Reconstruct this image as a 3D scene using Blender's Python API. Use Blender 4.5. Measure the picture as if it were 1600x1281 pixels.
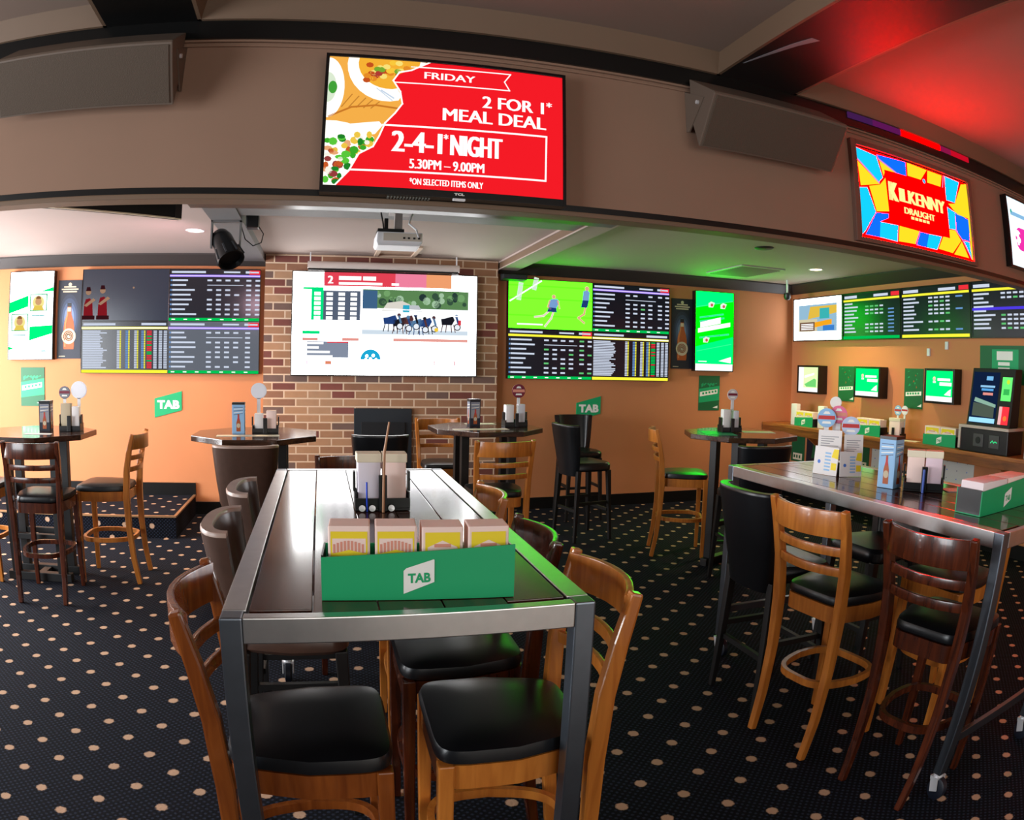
import bpy, bmesh, math, random
from mathutils import Vector, Matrix
R = math.radians
PI = math.pi
C = bpy.context.scene.collection
SC = bpy.context.scene
for o in list(bpy.data.objects):
    bpy.data.objects.remove(o)

# ------------------------------------------------------------------ camera (wide fisheye lens), world, lights, exposure
cd = bpy.data.cameras.new('camera')
cam = bpy.data.objects.new('camera', cd)
C.objects.link(cam)
cd.type = 'PANO'
cd.panorama_type = 'FISHEYE_LENS_POLYNOMIAL'
cd.fisheye_fov = PI
cd.fisheye_polynomial_k0 = 0.0
cd.fisheye_polynomial_k1 = -4.06606168e-02
cd.fisheye_polynomial_k2 = -3.84350623e-04
cd.fisheye_polynomial_k3 = 4.51062608e-05
cd.fisheye_polynomial_k4 = -1.44334315e-06
cd.sensor_fit = 'HORIZONTAL'
cd.sensor_width = 36.0
cd.sensor_height = 36.0 * 1281 / 1600
cd.shift_x = 72.67 / 1600
cd.shift_y = -23.52 / 1281
YAW, PITCH, ROLL, EYE = 0.21133, -0.04695, 0.01672, 1.5487
_f = Vector((math.sin(YAW) * math.cos(PITCH), math.cos(YAW) * math.cos(PITCH), math.sin(PITCH)))
_r = Vector((math.cos(YAW), -math.sin(YAW), 0))
_u = _r.cross(_f)
_r2 = math.cos(ROLL) * _r + math.sin(ROLL) * _u
_u2 = -math.sin(ROLL) * _r + math.cos(ROLL) * _u
_m = Matrix((_r2, _u2, -_f)).transposed().to_4x4()
_m.translation = Vector((0, 0, EYE))
cam.matrix_world = _m
SC.camera = cam

SC.view_settings.view_transform = 'Standard'
SC.view_settings.look = 'None'
SC.view_settings.gamma = 1.0
EXPO = 0.5
SC.view_settings.exposure = EXPO
SC.view_settings.use_curve_mapping = False

w = bpy.data.worlds.new('world')
SC.world = w
w.use_nodes = True
w.node_tree.nodes['Background'].inputs[0].default_value = (0.85, 0.9, 1.0, 1)
w.node_tree.nodes['Background'].inputs[1].default_value = 0.07


def area(name, loc, target, sx, sy, power, color, spread=PI):
    l = bpy.data.lights.new(name, 'AREA')
    l.shape = 'RECTANGLE'
    l.size, l.size_y, l.energy, l.color, l.spread = sx, sy, power, color, spread
    o = bpy.data.objects.new(name, l)
    C.objects.link(o)
    o.location = loc
    o.rotation_euler = (Vector(target) - Vector(loc)).to_track_quat('-Z', 'Y').to_euler()
    return o


def spot(name, loc, target, power, color, angle=110, blend=0.7, radius=0.05):
    l = bpy.data.lights.new(name, 'SPOT')
    l.energy, l.color, l.spot_size, l.spot_blend, l.shadow_soft_size = power, color, R(angle), blend, radius
    o = bpy.data.objects.new(name, l)
    C.objects.link(o)
    o.location = loc
    o.rotation_euler = (Vector(target) - Vector(loc)).to_track_quat('-Z', 'Y').to_euler()
    return o


# daylight through the window in the left wall, plus two added fills with no opening built
area('window_daylight', (-4.75, 5.0, 1.35), (0, 5.6, 1.3), 2.4, 1.9, 260, (0.95, 0.97, 1.0))
area('front_fill', (1.6, -3.2, 1.7), (0.6, 3.0, 1.5), 4.5, 2.2, 55, (1.0, 0.95, 0.88))
area('side_fill', (-4.9, 0.4, 1.7), (0, 2.2, 1.8), 3.0, 2.0, 165, (0.92, 0.96, 1.0))
WARM = (1.0, 0.72, 0.45)

# ------------------------------------------------------------------ helpers: objects


def thing(name, label, cat, loc=(0, 0, 0), rotz=0.0, group=None):
    o = bpy.data.objects.new(name, None)
    C.objects.link(o)
    o.empty_display_size = 0.1
    o.location = loc
    o.rotation_euler = (0, 0, rotz)
    o['label'] = label
    o['category'] = cat
    if group:
        o['group'] = group
    return o


def tag(o, label, cat, group=None):
    o['label'] = label
    o['category'] = cat
    if group:
        o['group'] = group
    return o


def copy_tree(o, parent=None):
    c = o.copy()
    C.objects.link(c)
    if parent is not None:
        c.parent = parent
    for ch in list(o.children):
        copy_tree(ch, c)
    return c


def place(proto, state, loc, rotz, label, group=None):
    if not state.get('used'):
        state['used'] = True
        o = proto
    else:
        o = copy_tree(proto)
    o.location = loc
    o.rotation_euler = (0, 0, rotz)
    o['label'] = label
    if group:
        o['group'] = group
    return o


# ------------------------------------------------------------------ helpers: mesh building


class MB:
    def __init__(s):
        s.bm = bmesh.new()

    def _face(s, vs):
        try:
            return s.bm.faces.new(vs)
        except ValueError:
            return None

    def loft(s, rings, cap=True, closed=False):
        vr = [[s.bm.verts.new(p) for p in r] for r in rings]
        n = len(vr[0])
        for a in range(len(vr) - (0 if closed else 1)):
            A, B = vr[a], vr[(a + 1) % len(vr)]
            for i in range(n):
                j = (i + 1) % n
                s._face((A[i], A[j], B[j], B[i]))
        if cap and not closed:
            s._face(list(reversed(vr[0])))
            s._face(vr[-1])
        return s

    def box(s, x0, x1, y0, y1, z0, z1):
        s.loft([[(x0, y0, z0), (x1, y0, z0), (x1, y1, z0), (x0, y1, z0)],
                [(x0, y0, z1), (x1, y0, z1), (x1, y1, z1), (x0, y1, z1)]])
        return s

    def bar(s, p0, p1, w0, d0, w1=None, d1=None, side=(1, 0, 0)):
        w1 = w0 if w1 is None else w1
        d1 = d0 if d1 is None else d1
        p0, p1 = Vector(p0), Vector(p1)
        t = (p1 - p0).normalized()
        a = Vector(side)
        a = (a - t * a.dot(t)).normalized()
        b = t.cross(a)
        rings = []
        for p, ww, dd in ((p0, w0, d0), (p1, w1, d1)):
            rings.append([p + a * sx * ww / 2 + b * sy * dd / 2 for sx, sy in ((-1, -1), (1, -1), (1, 1), (-1, 1))])
        s.loft(rings)
        return s

    def sweep(s, pts, ww, dd, side=(1, 0, 0)):
        """rectangular section swept along pts; ww along side, dd across (numbers or lists)"""
        pts = [Vector(p) for p in pts]
        rings = []
        for i, p in enumerate(pts):
            t = (pts[min(i + 1, len(pts) - 1)] - pts[max(i - 1, 0)]).normalized()
            a = Vector(side)
            a = (a - t * a.dot(t)).normalized()
            b = t.cross(a)
            x = ww[i] if isinstance(ww, (list, tuple)) else ww
            y = dd[i] if isinstance(dd, (list, tuple)) else dd
            rings.append([p + a * sx * x / 2 + b * sy * y / 2 for sx, sy in ((-1, -1), (1, -1), (1, 1), (-1, 1))])
        s.loft(rings)
        return s

    def ribbon(s, pts, h, t, closed=False):
        """upright strip of height h (list of (z0,z1) or number centred on z) and thickness t along pts in plan"""
        pts = [Vector(p) for p in pts]
        n = len(pts)
        rings = []
        for i, p in enumerate(pts):
            if closed:
                d = pts[(i + 1) % n] - pts[(i - 1) % n]
            else:
                d = pts[min(i + 1, n - 1)] - pts[max(i - 1, 0)]
            d.z = 0
            d.normalize()
            nn = Vector((-d.y, d.x, 0))
            hh = h[i] if isinstance(h, (list, tuple)) else h
            rings.append([p + nn * t / 2 + Vector((0, 0, -hh / 2)), p - nn * t / 2 + Vector((0, 0, -hh / 2)),
                          p - nn * t / 2 + Vector((0, 0, hh / 2)), p + nn * t / 2 + Vector((0, 0, hh / 2))])
        s.loft(rings, closed=closed)
        return s

    def tube(s, pts, r, seg=10):
        pts = [Vector(p) for p in pts]
        rings = []
        prev = None
        for i, p in enumerate(pts):
            t = (pts[min(i + 1, len(pts) - 1)] - pts[max(i - 1, 0)]).normalized()
            a = prev if prev is not None else (Vector((0, 0, 1)) if abs(t.z) < 0.9 else Vector((1, 0, 0)))
            a = (a - t * a.dot(t)).normalized()
            prev = a
            b = t.cross(a)
            rr = r[i] if isinstance(r, (list, tuple)) else r
            rings.append([p + (a * math.cos(2 * PI * k / seg) + b * math.sin(2 * PI * k / seg)) * rr for k in range(seg)])
        s.loft(rings)
        return s

    def lathe(s, prof, seg=24, c=(0, 0, 0)):
        c = Vector(c)
        s.loft([[c + Vector((r * math.cos(2 * PI * k / seg), r * math.sin(2 * PI * k / seg), z)) for k in range(seg)] for r, z in prof])
        return s

    def prism(s, poly, z0, z1):
        s.loft([[(x, y, z0) for x, y in poly], [(x, y, z1) for x, y in poly]])
        return s

    def slabrings(s, rings):
        s.loft(rings)
        return s

    def xform(s, M):
        bmesh.ops.transform(s.bm, matrix=M, verts=s.bm.verts)
        return s

    def build(s, name, mat, parent=None, bevel=0.0, seg=2, smooth=False):
        bmesh.ops.recalc_face_normals(s.bm, faces=s.bm.faces)
        if bevel > 0:
            es = [e for e in s.bm.edges if len(e.link_faces) == 2 and e.calc_face_angle(0) > R(35)]
            bmesh.ops.bevel(s.bm, geom=es, offset=bevel, segments=seg, affect='EDGES', profile=0.6, clamp_overlap=True)
        me = bpy.data.meshes.new(name)
        s.bm.to_mesh(me)
        s.bm.free()
        if smooth:
            for p in me.polygons:
                p.use_smooth = True
            me.set_sharp_from_angle(angle=R(40))
        mats = mat if isinstance(mat, (list, tuple)) else [mat]
        for m in mats:
            me.materials.append(m)
        o = bpy.data.objects.new(name, me)
        C.objects.link(o)
        if parent is not None:
            o.parent = parent
        return o


def struct(name, mb, mat, bevel=0.0, parent=None, smooth=False):
    o = mb.build(name, mat, parent, bevel, smooth=smooth)
    if parent is None:
        o['kind'] = 'structure'
    return o


# ------------------------------------------------------------------ materials


def lin(c):
    return tuple(((v / 255) / 12.92 if v / 255 <= 0.04045 else (((v / 255) + 0.055) / 1.055) ** 2.4) for v in c)


_cache = {}


def paint(name, rgb, rough=0.5, metal=0.0, spec=0.5, noise=0.0, scale=20.0, bump=0.0):
    if name in _cache:
        return _cache[name]
    m = bpy.data.materials.new(name)
    m.use_nodes = True
    nt = m.node_tree
    b = nt.nodes['Principled BSDF']
    b.inputs['Base Color'].default_value = (*lin(rgb), 1)
    b.inputs['Roughness'].default_value = rough
    b.inputs['Metallic'].default_value = metal
    b.inputs['Specular IOR Level'].default_value = spec
    if noise > 0 or bump > 0:
        tc = nt.nodes.new('ShaderNodeTexCoord')
        nz = nt.nodes.new('ShaderNodeTexNoise')
        nz.inputs['Scale'].default_value = scale
        nz.inputs['Detail'].default_value = 4
        nt.links.new(tc.outputs['Object'], nz.inputs['Vector'])
        if noise > 0:
            mx = nt.nodes.new('ShaderNodeMix')
            mx.data_type = 'RGBA'
            l = lin(rgb)
            mx.inputs[6].default_value = (*[v * (1 - noise) for v in l], 1)
            mx.inputs[7].default_value = (*[min(1, v * (1 + noise)) for v in l], 1)
            nt.links.new(nz.outputs['Fac'], mx.inputs[0])
            nt.links.new(mx.outputs[2], b.inputs['Base Color'])
        if bump > 0:
            bp = nt.nodes.new('ShaderNodeBump')
            bp.inputs['Strength'].default_value = bump
            bp.inputs['Distance'].default_value = 0.01
            nt.links.new(nz.outputs['Fac'], bp.inputs['Height'])
            nt.links.new(bp.outputs['Normal'], b.inputs['Normal'])
    _cache[name] = m
    return m


def wood(name, c1, c2, rough=0.3, axis='Z', scale=6.0, coat=0.0):
    if name in _cache:
        return _cache[name]
    m = bpy.data.materials.new(name)
    m.use_nodes = True
    nt = m.node_tree
    b = nt.nodes['Principled BSDF']
    tc = nt.nodes.new('ShaderNodeTexCoord')
    mp = nt.nodes.new('ShaderNodeMapping')
    sc = {'X': (1, 9, 9), 'Y': (9, 1, 9), 'Z': (9, 9, 1)}[axis]
    mp.inputs['Scale'].default_value = sc
    nz = nt.nodes.new('ShaderNodeTexNoise')
    nz.inputs['Scale'].default_value = scale
    nz.inputs['Detail'].default_value = 5
    nz.inputs['Distortion'].default_value = 0.6
    rp = nt.nodes.new('ShaderNodeValToRGB')
    rp.color_ramp.elements[0].position = 0.3
    rp.color_ramp.elements[0].color = (*lin(c1), 1)
    rp.color_ramp.elements[1].position = 0.7
    rp.color_ramp.elements[1].color = (*lin(c2), 1)
    nt.links.new(tc.outputs['Object'], mp.inputs['Vector'])
    nt.links.new(mp.outputs['Vector'], nz.inputs['Vector'])
    nt.links.new(nz.outputs['Fac'], rp.inputs['Fac'])
    nt.links.new(rp.outputs['Color'], b.inputs['Base Color'])
    b.inputs['Roughness'].default_value = rough
    b.inputs['Coat Weight'].default_value = coat
    b.inputs['Coat Roughness'].default_value = 0.08
    _cache[name] = m
    return m


def glow(rgb, s=1.0, sample=False):
    key = ('glow', rgb, s, sample)
    if key in _cache:
        return _cache[key]
    m = bpy.data.materials.new('glow_%d_%d_%d' % rgb)
    m.use_nodes = True
    nt = m.node_tree
    nt.nodes.clear()
    e = nt.nodes.new('ShaderNodeEmission')
    e.inputs[0].default_value = (*lin(rgb), 1)
    e.inputs[1].default_value = s if sample else s / 2 ** EXPO
    o = nt.nodes.new('ShaderNodeOutputMaterial')
    nt.links.new(e.outputs[0], o.inputs[0])
    m.cycles.emission_sampling = 'FRONT_BACK' if sample else 'NONE'
    _cache[key] = m
    return m


def screen_dark(rgb=(8, 12, 24)):
    key = ('sd', rgb)
    if key in _cache:
        return _cache[key]
    m = bpy.data.materials.new('screen_dark')
    m.use_nodes = True
    b = m.node_tree.nodes['Principled BSDF']
    b.inputs['Base Color'].default_value = (0.004, 0.004, 0.006, 1)
    b.inputs['Roughness'].default_value = 0.22
    b.inputs['Emission Color'].default_value = (*lin(rgb), 1)
    b.inputs['Emission Strength'].default_value = 1.0 / 2 ** EXPO
    m.cycles.emission_sampling = 'NONE'
    _cache[key] = m
    return m


ORANGE = paint('orange_wall_paint', (203, 131, 84), 0.75, noise=0.06, scale=3)
BROWN = paint('brown_bulkhead_paint', (150, 118, 98), 0.8, noise=0.05, scale=3)
CEIL = paint('ceiling_paint', (176, 158, 150), 0.85, noise=0.04, scale=2)
CEILF = paint('front_ceiling_paint', (146, 126, 114), 0.85, noise=0.04, scale=2)
CORN = paint('cornice_paint', (118, 94, 74), 0.6, noise=0.05, scale=4)
BLACKTRIM = paint('black_gloss_trim', (16, 16, 16), 0.3)
CROWNM = paint('dark_crown_paint', (52, 46, 44), 0.45)
BEAMG = paint('grey_beam_paint', (120, 118, 118), 0.6)
STEEL = paint('brushed_steel', (205, 205, 205), 0.3, 1.0, noise=0.1, scale=30)
STEELD = paint('steel_leg', (118, 126, 136), 0.36, 1.0, noise=0.12, scale=20)
HONEY = wood('honey_beech', (172, 98, 36), (206, 128, 52), 0.28, 'Z', 4, 0.3)
MAHOG = wood('mahogany', (48, 18, 8), (92, 40, 18), 0.25, 'Z', 5, 0.4)
CHEST = wood('chestnut', (108, 52, 18), (142, 76, 28), 0.25, 'Z', 4, 0.4)
WALNUT = wood('walnut_plank', (40, 18, 12), (84, 42, 28), 0.16, 'Y', 4, 0.3)
TABLETOP = wood('dark_table_top', (44, 26, 18), (80, 52, 38), 0.16, 'X', 4, 0.4)
SHELFW = wood('shelf_timber', (140, 78, 30), (186, 116, 54), 0.4, 'Y', 4)
VINYL = paint('black_vinyl', (14, 16, 20), 0.32, noise=0.2, scale=60)
VINYLB = paint('brown_leatherette', (74, 52, 42), 0.35, noise=0.2, scale=30)
RIM = paint('worn_brown_piping', (158, 132, 118), 0.4, noise=0.2, scale=20)
DARKLEG = paint('black_stained_leg', (14, 13, 13), 0.5, noise=0.3, scale=20)
BLACKP = paint('black_plastic', (12, 12, 14), 0.35)
BLACKM = paint('matt_black', (8, 8, 9), 0.6)
BEZEL = paint('tv_bezel', (10, 10, 12), 0.25)
SPKG = paint('speaker_grille', (88, 74, 62), 0.8, noise=0.12, scale=200, bump=0.3)
SPKC = paint('speaker_cabinet', (108, 92, 80), 0.6)
SPKD = paint('speaker_dark_end', (26, 24, 26), 0.6)
WHITEP = paint('white_plastic', (225, 225, 228), 0.4)
PAPER = paint('white_paper', (240, 236, 234), 0.7)
PINKP = paint('pink_paper', (255, 226, 216), 0.7)
CREAM = paint('cream_card', (238, 226, 200), 0.7)
GREENC = paint('green_card', (0, 166, 104), 0.5)
GREEND = paint('dark_green_print', (8, 98, 56), 0.5)
WHITEI = paint('white_print', (245, 245, 240), 0.6)
YEL = paint('yellow_print', (250, 222, 40), 0.6)
PINKI = paint('salmon_print', (226, 150, 130), 0.6)
REDI = paint('red_print', (200, 60, 60), 0.6)
BLUEI = paint('blue_print', (70, 120, 210), 0.6)
LBLUEI = paint('pale_blue_print', (150, 195, 235), 0.6)
GREYI = paint('grey_print', (150, 150, 155), 0.6)
AMBER = paint('amber_print', (176, 84, 30), 0.5)
NAVY = paint('navy_print', (20, 26, 44), 0.5)
TANI = paint('tan_print', (205, 190, 160), 0.6)
MAROON = paint('maroon_print', (120, 24, 50), 0.6)
GRILL = paint('vent_grille', (112, 112, 104), 0.6)
CASTW = paint('caster_steel', (225, 225, 228), 0.3, 0.4)
RUB = paint('caster_rubber', (14, 20, 34), 0.5)


def mat_brick():
    m = bpy.data.materials.new('brown_brick')
    m.use_nodes = True
    nt = m.node_tree
    b = nt.nodes['Principled BSDF']
    N, L = nt.nodes.new, nt.links.new
    tc = N('ShaderNodeTexCoord')
    sx = N('ShaderNodeSeparateXYZ')
    L(tc.outputs['Object'], sx.inputs[0])
    ad = N('ShaderNodeMath')
    ad.operation = 'ADD'
    L(sx.outputs[0], ad.inputs[0])
    L(sx.outputs[1], ad.inputs[1])
    cx = N('ShaderNodeCombineXYZ')
    L(ad.outputs[0], cx.inputs[0])
    L(sx.outputs[2], cx.inputs[1])
    br = N('ShaderNodeTexBrick')
    br.inputs['Scale'].default_value = 1.0
    br.inputs['Brick Width'].default_value = 0.237
    br.inputs['Row Height'].default_value = 0.0785
    br.inputs['Mortar Size'].default_value = 0.0075
    br.inputs['Mortar Smooth'].default_value = 0.15
    br.inputs['Color1'].default_value = (0, 0, 0, 1)
    br.inputs['Color2'].default_value = (1, 1, 1, 1)
    br.inputs['Mortar'].default_value = (0.5, 0.5, 0.5, 1)
    L(cx.outputs[0], br.inputs['Vector'])
    rp = N('ShaderNodeValToRGB')
    rp.color_ramp.interpolation = 'CONSTANT'
    cols = [(0, (190, 142, 106)), (0.16, (156, 108, 82)), (0.32, (178, 130, 96)), (0.50, (128, 70, 60)), (0.60, (170, 122, 90)), (0.74, (122, 94, 84)), (0.84, (188, 144, 110)), (0.94, (140, 76, 66))]
    els = rp.color_ramp.elements
    els[0].position, els[0].color = 0, (*lin(cols[0][1]), 1)
    els[1].position, els[1].color = cols[1][0], (*lin(cols[1][1]), 1)
    for p, c in cols[2:]:
        e = els.new(p)
        e.color = (*lin(c), 1)
    L(br.outputs['Color'], rp.inputs['Fac'])
    nz = N('ShaderNodeTexNoise')
    nz.inputs['Scale'].default_value = 14
    nz.inputs['Detail'].default_value = 5
    L(tc.outputs['Object'], nz.inputs['Vector'])
    hs = N('ShaderNodeMix')
    hs.data_type = 'RGBA'
    hs.blend_type = 'MULTIPLY'
    hs.inputs[0].default_value = 0.22
    L(rp.outputs['Color'], hs.inputs[6])
    L(nz.outputs['Fac'], hs.inputs[7])
    gm = N('ShaderNodeMix')
    gm.data_type = 'RGBA'
    L(br.outputs['Fac'], gm.inputs[0])
    L(hs.outputs[2], gm.inputs[6])
    gm.inputs[7].default_value = (*lin((222, 192, 164)), 1)
    L(gm.outputs[2], b.inputs['Base Color'])
    b.inputs['Roughness'].default_value = 0.75
    inv = N('ShaderNodeMath')
    inv.operation = 'SUBTRACT'
    inv.inputs[0].default_value = 1
    L(br.outputs['Fac'], inv.inputs[1])
    bp = N('ShaderNodeBump')
    bp.inputs['Strength'].default_value = 0.5
    bp.inputs['Distance'].default_value = 0.006
    L(inv.outputs[0], bp.inputs['Height'])
    L(bp.outputs['Normal'], b.inputs['Normal'])
    return m


def mat_carpet(name, vertical=False):
    m = bpy.data.materials.new(name)
    m.use_nodes = True
    nt = m.node_tree
    b = nt.nodes['Principled BSDF']
    N, L = nt.nodes.new, nt.links.new

    def mth(op, a, bb=None, c=None):
        n = N('ShaderNodeMath')
        n.operation = op
        for i, v in enumerate((a, bb, c)):
            if v is None:
                continue
            if isinstance(v, (int, float)):
                n.inputs[i].default_value = v
            else:
                L(v, n.inputs[i])
        return n.outputs[0]
    tc = N('ShaderNodeTexCoord')
    mp = N('ShaderNodeMapping')
    mp.vector_type = 'TEXTURE'
    mp.inputs['Location'].default_value = (-1.243, 2.189, 0)
    mp.inputs['Rotation'].default_value = (0, 0, R(-1.8))
    L(tc.outputs['Object'], mp.inputs['Vector'])
    sp = N('ShaderNodeSeparateXYZ')
    L(mp.outputs['Vector'], sp.inputs[0])
    X, Y, Z = sp.outputs
    if vertical:
        Y = mth('ADD', Y, Z)

    def lattice(px, py, ox, oy):
        fx = mth('PINGPONG', mth('ADD', X, ox), px / 2)
        fy = mth('PINGPONG', mth('ADD', Y, oy), py / 2)
        return mth('SQRT', mth('ADD', mth('MULTIPLY', fx, fx), mth('MULTIPLY', fy, fy)))
    d = mth('MINIMUM', lattice(0.2496, 0.244, 0, 0), lattice(0.2496, 0.244, 0.1248, 0.122))
    nz = N('ShaderNodeTexNoise')
    nz.inputs['Scale'].default_value = 90
    L(tc.outputs['Object'], nz.inputs['Vector'])
    d2 = mth('ADD', d, mth('MULTIPLY', mth('SUBTRACT', nz.outputs['Fac'], 0.5), 0.012))
    dot = N('ShaderNodeMapRange')
    dot.inputs['From Min'].default_value = 0.0255
    dot.inputs['From Max'].default_value = 0.0195
    L(d2, dot.inputs['Value'])
    e = mth('MINIMUM', lattice(0.031, 0.0305, 0, 0), lattice(0.031, 0.0305, 0.0155, 0.01525))
    fl = N('ShaderNodeMapRange')
    fl.inputs['From Min'].default_value = 0.0075
    fl.inputs['From Max'].default_value = 0.0035
    L(mth('ADD', e, mth('MULTIPLY', mth('SUBTRACT', nz.outputs['Fac'], 0.5), 0.006)), fl.inputs['Value'])
    m1 = N('ShaderNodeMix')
    m1.data_type = 'RGBA'
    m1.inputs[6].default_value = (*lin((9, 11, 19)), 1)
    m1.inputs[7].default_value = (*lin((40, 46, 62)), 1)
    L(fl.outputs[0], m1.inputs[0])
    m2 = N('ShaderNodeMix')
    m2.data_type = 'RGBA'
    L(dot.outputs[0], m2.inputs[0])
    L(m1.outputs[2], m2.inputs[6])
    m2.inputs[7].default_value = (*lin((196, 160, 132)), 1)
    L(m2.outputs[2], b.inputs['Base Color'])
    b.inputs['Roughness'].default_value = 0.95
    b.inputs['Specular IOR Level'].default_value = 0.15
    bp = N('ShaderNodeBump')
    bp.inputs['Strength'].default_value = 0.4
    bp.inputs['Distance'].default_value = 0.004
    L(nz.outputs['Fac'], bp.inputs['Height'])
    L(bp.outputs['Normal'], b.inputs['Normal'])
    return m


CARPET = mat_carpet('dotted_carpet')
CARPETV = mat_carpet('dotted_carpet_riser', True)
BRICK = mat_brick()

# ------------------------------------------------------------------ the room
D, XR, BY = 6.872, 5.607, 3.233
CZ = 2.60
struct('floor', MB().box(-5.2, XR + .15, -3.5, D + .15, -0.1, 0), CARPET)
struct('wall_back', MB().box(-4.8, XR + .15, D, D + .15, 0, CZ + .2), ORANGE)
struct('wall_right', MB().box(XR, XR + .15, -3.5, D, 0, 3.6), ORANGE)
wl = MB()
wl.box(-4.9, -4.75, BY + .1, 3.8, 0, CZ + .2).box(-4.9, -4.75, 6.2, D, 0, CZ + .2).box(-4.9, -4.75, 3.8, 6.2, 0, 0.4).box(-4.9, -4.75, 3.8, 6.2, 2.3, CZ + .2)
struct('wall_left', wl, ORANGE)
wf = MB()
wf.box(-4.79, -4.74, 3.8, 3.86, .4, 2.3).box(-4.79, -4.74, 6.14, 6.2, .4, 2.3).box(-4.79, -4.74, 4.97, 5.03, .4, 2.3).box(-4.79, -4.74, 3.8, 6.2, .4, .46).box(-4.79, -4.74, 3.8, 6.2, 2.24, 2.3)
struct('window_1', wf, BLACKTRIM)
struct('floor_reflector', MB().box(.3, XR, -3.5, -.55, 0, .004), paint('pale_reflector', (205, 198, 186), .5, noise=.08, scale=4))  # added unseen pale slab, reflects light onto the steel table apron
# brick chimney breast
struct('wall_chimney', MB().box(-.578, 1.775, 6.772, D + .1, 0, CZ), BRICK)
# skirting
bb = MB()
struct('baseboard_back', MB().box(-4.7, -.58, D - .018, D, 0, .125), BLACKTRIM)
struct('baseboard_right', MB().box(1.776, XR, D - .018, D, 0, .125), BLACKTRIM)
struct('baseboard_side', MB().box(XR - .018, XR, -3, D - .02, 0, .125), BLACKTRIM)
# carpeted dais in the back left corner
st = MB().box(-4.7, -1.285, 5.87, D - .02, 0.0, .197)
plat = struct('floor_platform', st, CARPETV)
struct('trim_1', MB().box(-4.7, -1.28, 5.862, 5.89, .188, .203).box(-1.305, -1.278, 5.89, D - .02, .188, .203), paint('brass_nosing', (190, 150, 110), 0.35, 0.6))
struct('trim_2', MB().box(-4.7, -1.28, D - .03, D - .005, .197, .32), BLACKTRIM)
# back room ceiling, with its border and two beams
struct('ceiling', MB().box(-4.8, XR, BY + .1, D, CZ, CZ + .15), CEIL)
struct('trim_3', MB().box(-.81, -.588, 3.45, D, 2.53, CZ), BEAMG)
struct('trim_4', MB().box(1.80, 1.99, 3.45, D, 2.52, CZ), CEIL)
struct('trim_14', MB().box(1.79, 1.80, 3.45, D, 2.528, CZ), CORN)
struct('trim_15', MB().box(1.784, 1.80, 3.45, D, 2.516, 2.526).box(1.78, 1.79, 4.69, D, 2.585, CZ), CEIL)
struct('trim_5', MB().box(-.588, 1.785, 3.45, 4.66, 2.535, CZ).box(-.588, 1.785, 4.66, 4.69, 2.55, CZ), BEAMG)
# crown on the back and right walls
cr = MB()
for x0, x1 in ((-4.7, -.578), (1.775, XR)):
    cr.loft([[(x0, D, 2.485), (x0, D - .03, 2.485), (x0, D - .1, 2.585), (x0, D - .1, CZ), (x0, D, CZ)],
             [(x1, D, 2.485), (x1, D - .03, 2.485), (x1, D - .1, 2.585), (x1, D - .1, CZ), (x1, D, CZ)]])
cr.loft([[(XR, 3.4, 2.485), (XR - .03, 3.4, 2.485), (XR - .1, 3.4, 2.585), (XR - .1, 3.4, CZ), (XR, 3.4, CZ)],
         [(XR, D, 2.485), (XR - .03, D, 2.485), (XR - .1, D, 2.585), (XR - .1, D, CZ), (XR, D, CZ)]])
struct('trim_6', cr, CROWNM)
# bulkhead over the opening
struct('wall_front', MB().box(-5.2, XR, BY, BY + .1, 2.33, 3.5), BROWN)
bt = MB().box(-5.2, XR, BY - .012, BY + .11, 2.308, 2.334)
struct('trim_7', bt, CORN, 0.006)
struct('trim_8', MB().box(-5.2, XR, BY - .004, BY + .1, 2.334, 2.366), BLACKTRIM)
struct('trim_9', MB().box(-5.2, XR, BY - .012, BY, 3.10, 3.112).box(-5.2, XR, BY - .018, BY, 3.124, 3.137), BROWN, 0.003)
struct('trim_10', MB().box(-5.2, XR, BY - .03, BY, 3.137, 3.24), BLACKTRIM)
struct('trim_11', MB().box(-.69, 1.55, BY + .11, 3.45, 2.315, 2.54), BLACKTRIM)
# front ceiling: dark beams running to the bulkhead, coffers with sloped cornices between
struct('trim_12', MB().box(-1.195, -.70, -3.4, BY - .03, 3.24, 3.5), BLACKTRIM)
struct('trim_13', MB().box(2.145, 2.70, -3.4, BY - .03, 3.24, 3.5), paint('red_glow_black', (30, 24, 24), .5))  # black tinted red, the beer sign's glow put into its colour
sf = MB().loft([[(2.165, 2.98, 3.2385), (2.172, 2.98, 3.2385), (2.172, 2.98, 3.2395), (2.165, 2.98, 3.2395)], [(2.25, 2.62, 3.2385), (2.29, 2.62, 3.2385), (2.29, 2.62, 3.2395), (2.25, 2.62, 3.2395)], [(2.29, 2.50, 3.2385), (2.345, 2.50, 3.2385), (2.345, 2.50, 3.2395), (2.29, 2.50, 3.2395)]]).build('beam_highlight', paint('highlight_grey', (150, 150, 158), .5))  # pale strip painted as a highlight on the beam soffit
tag(sf, 'pale stroke painted as a highlight on the black ceiling beam above the right loudspeaker', 'highlight')


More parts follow.
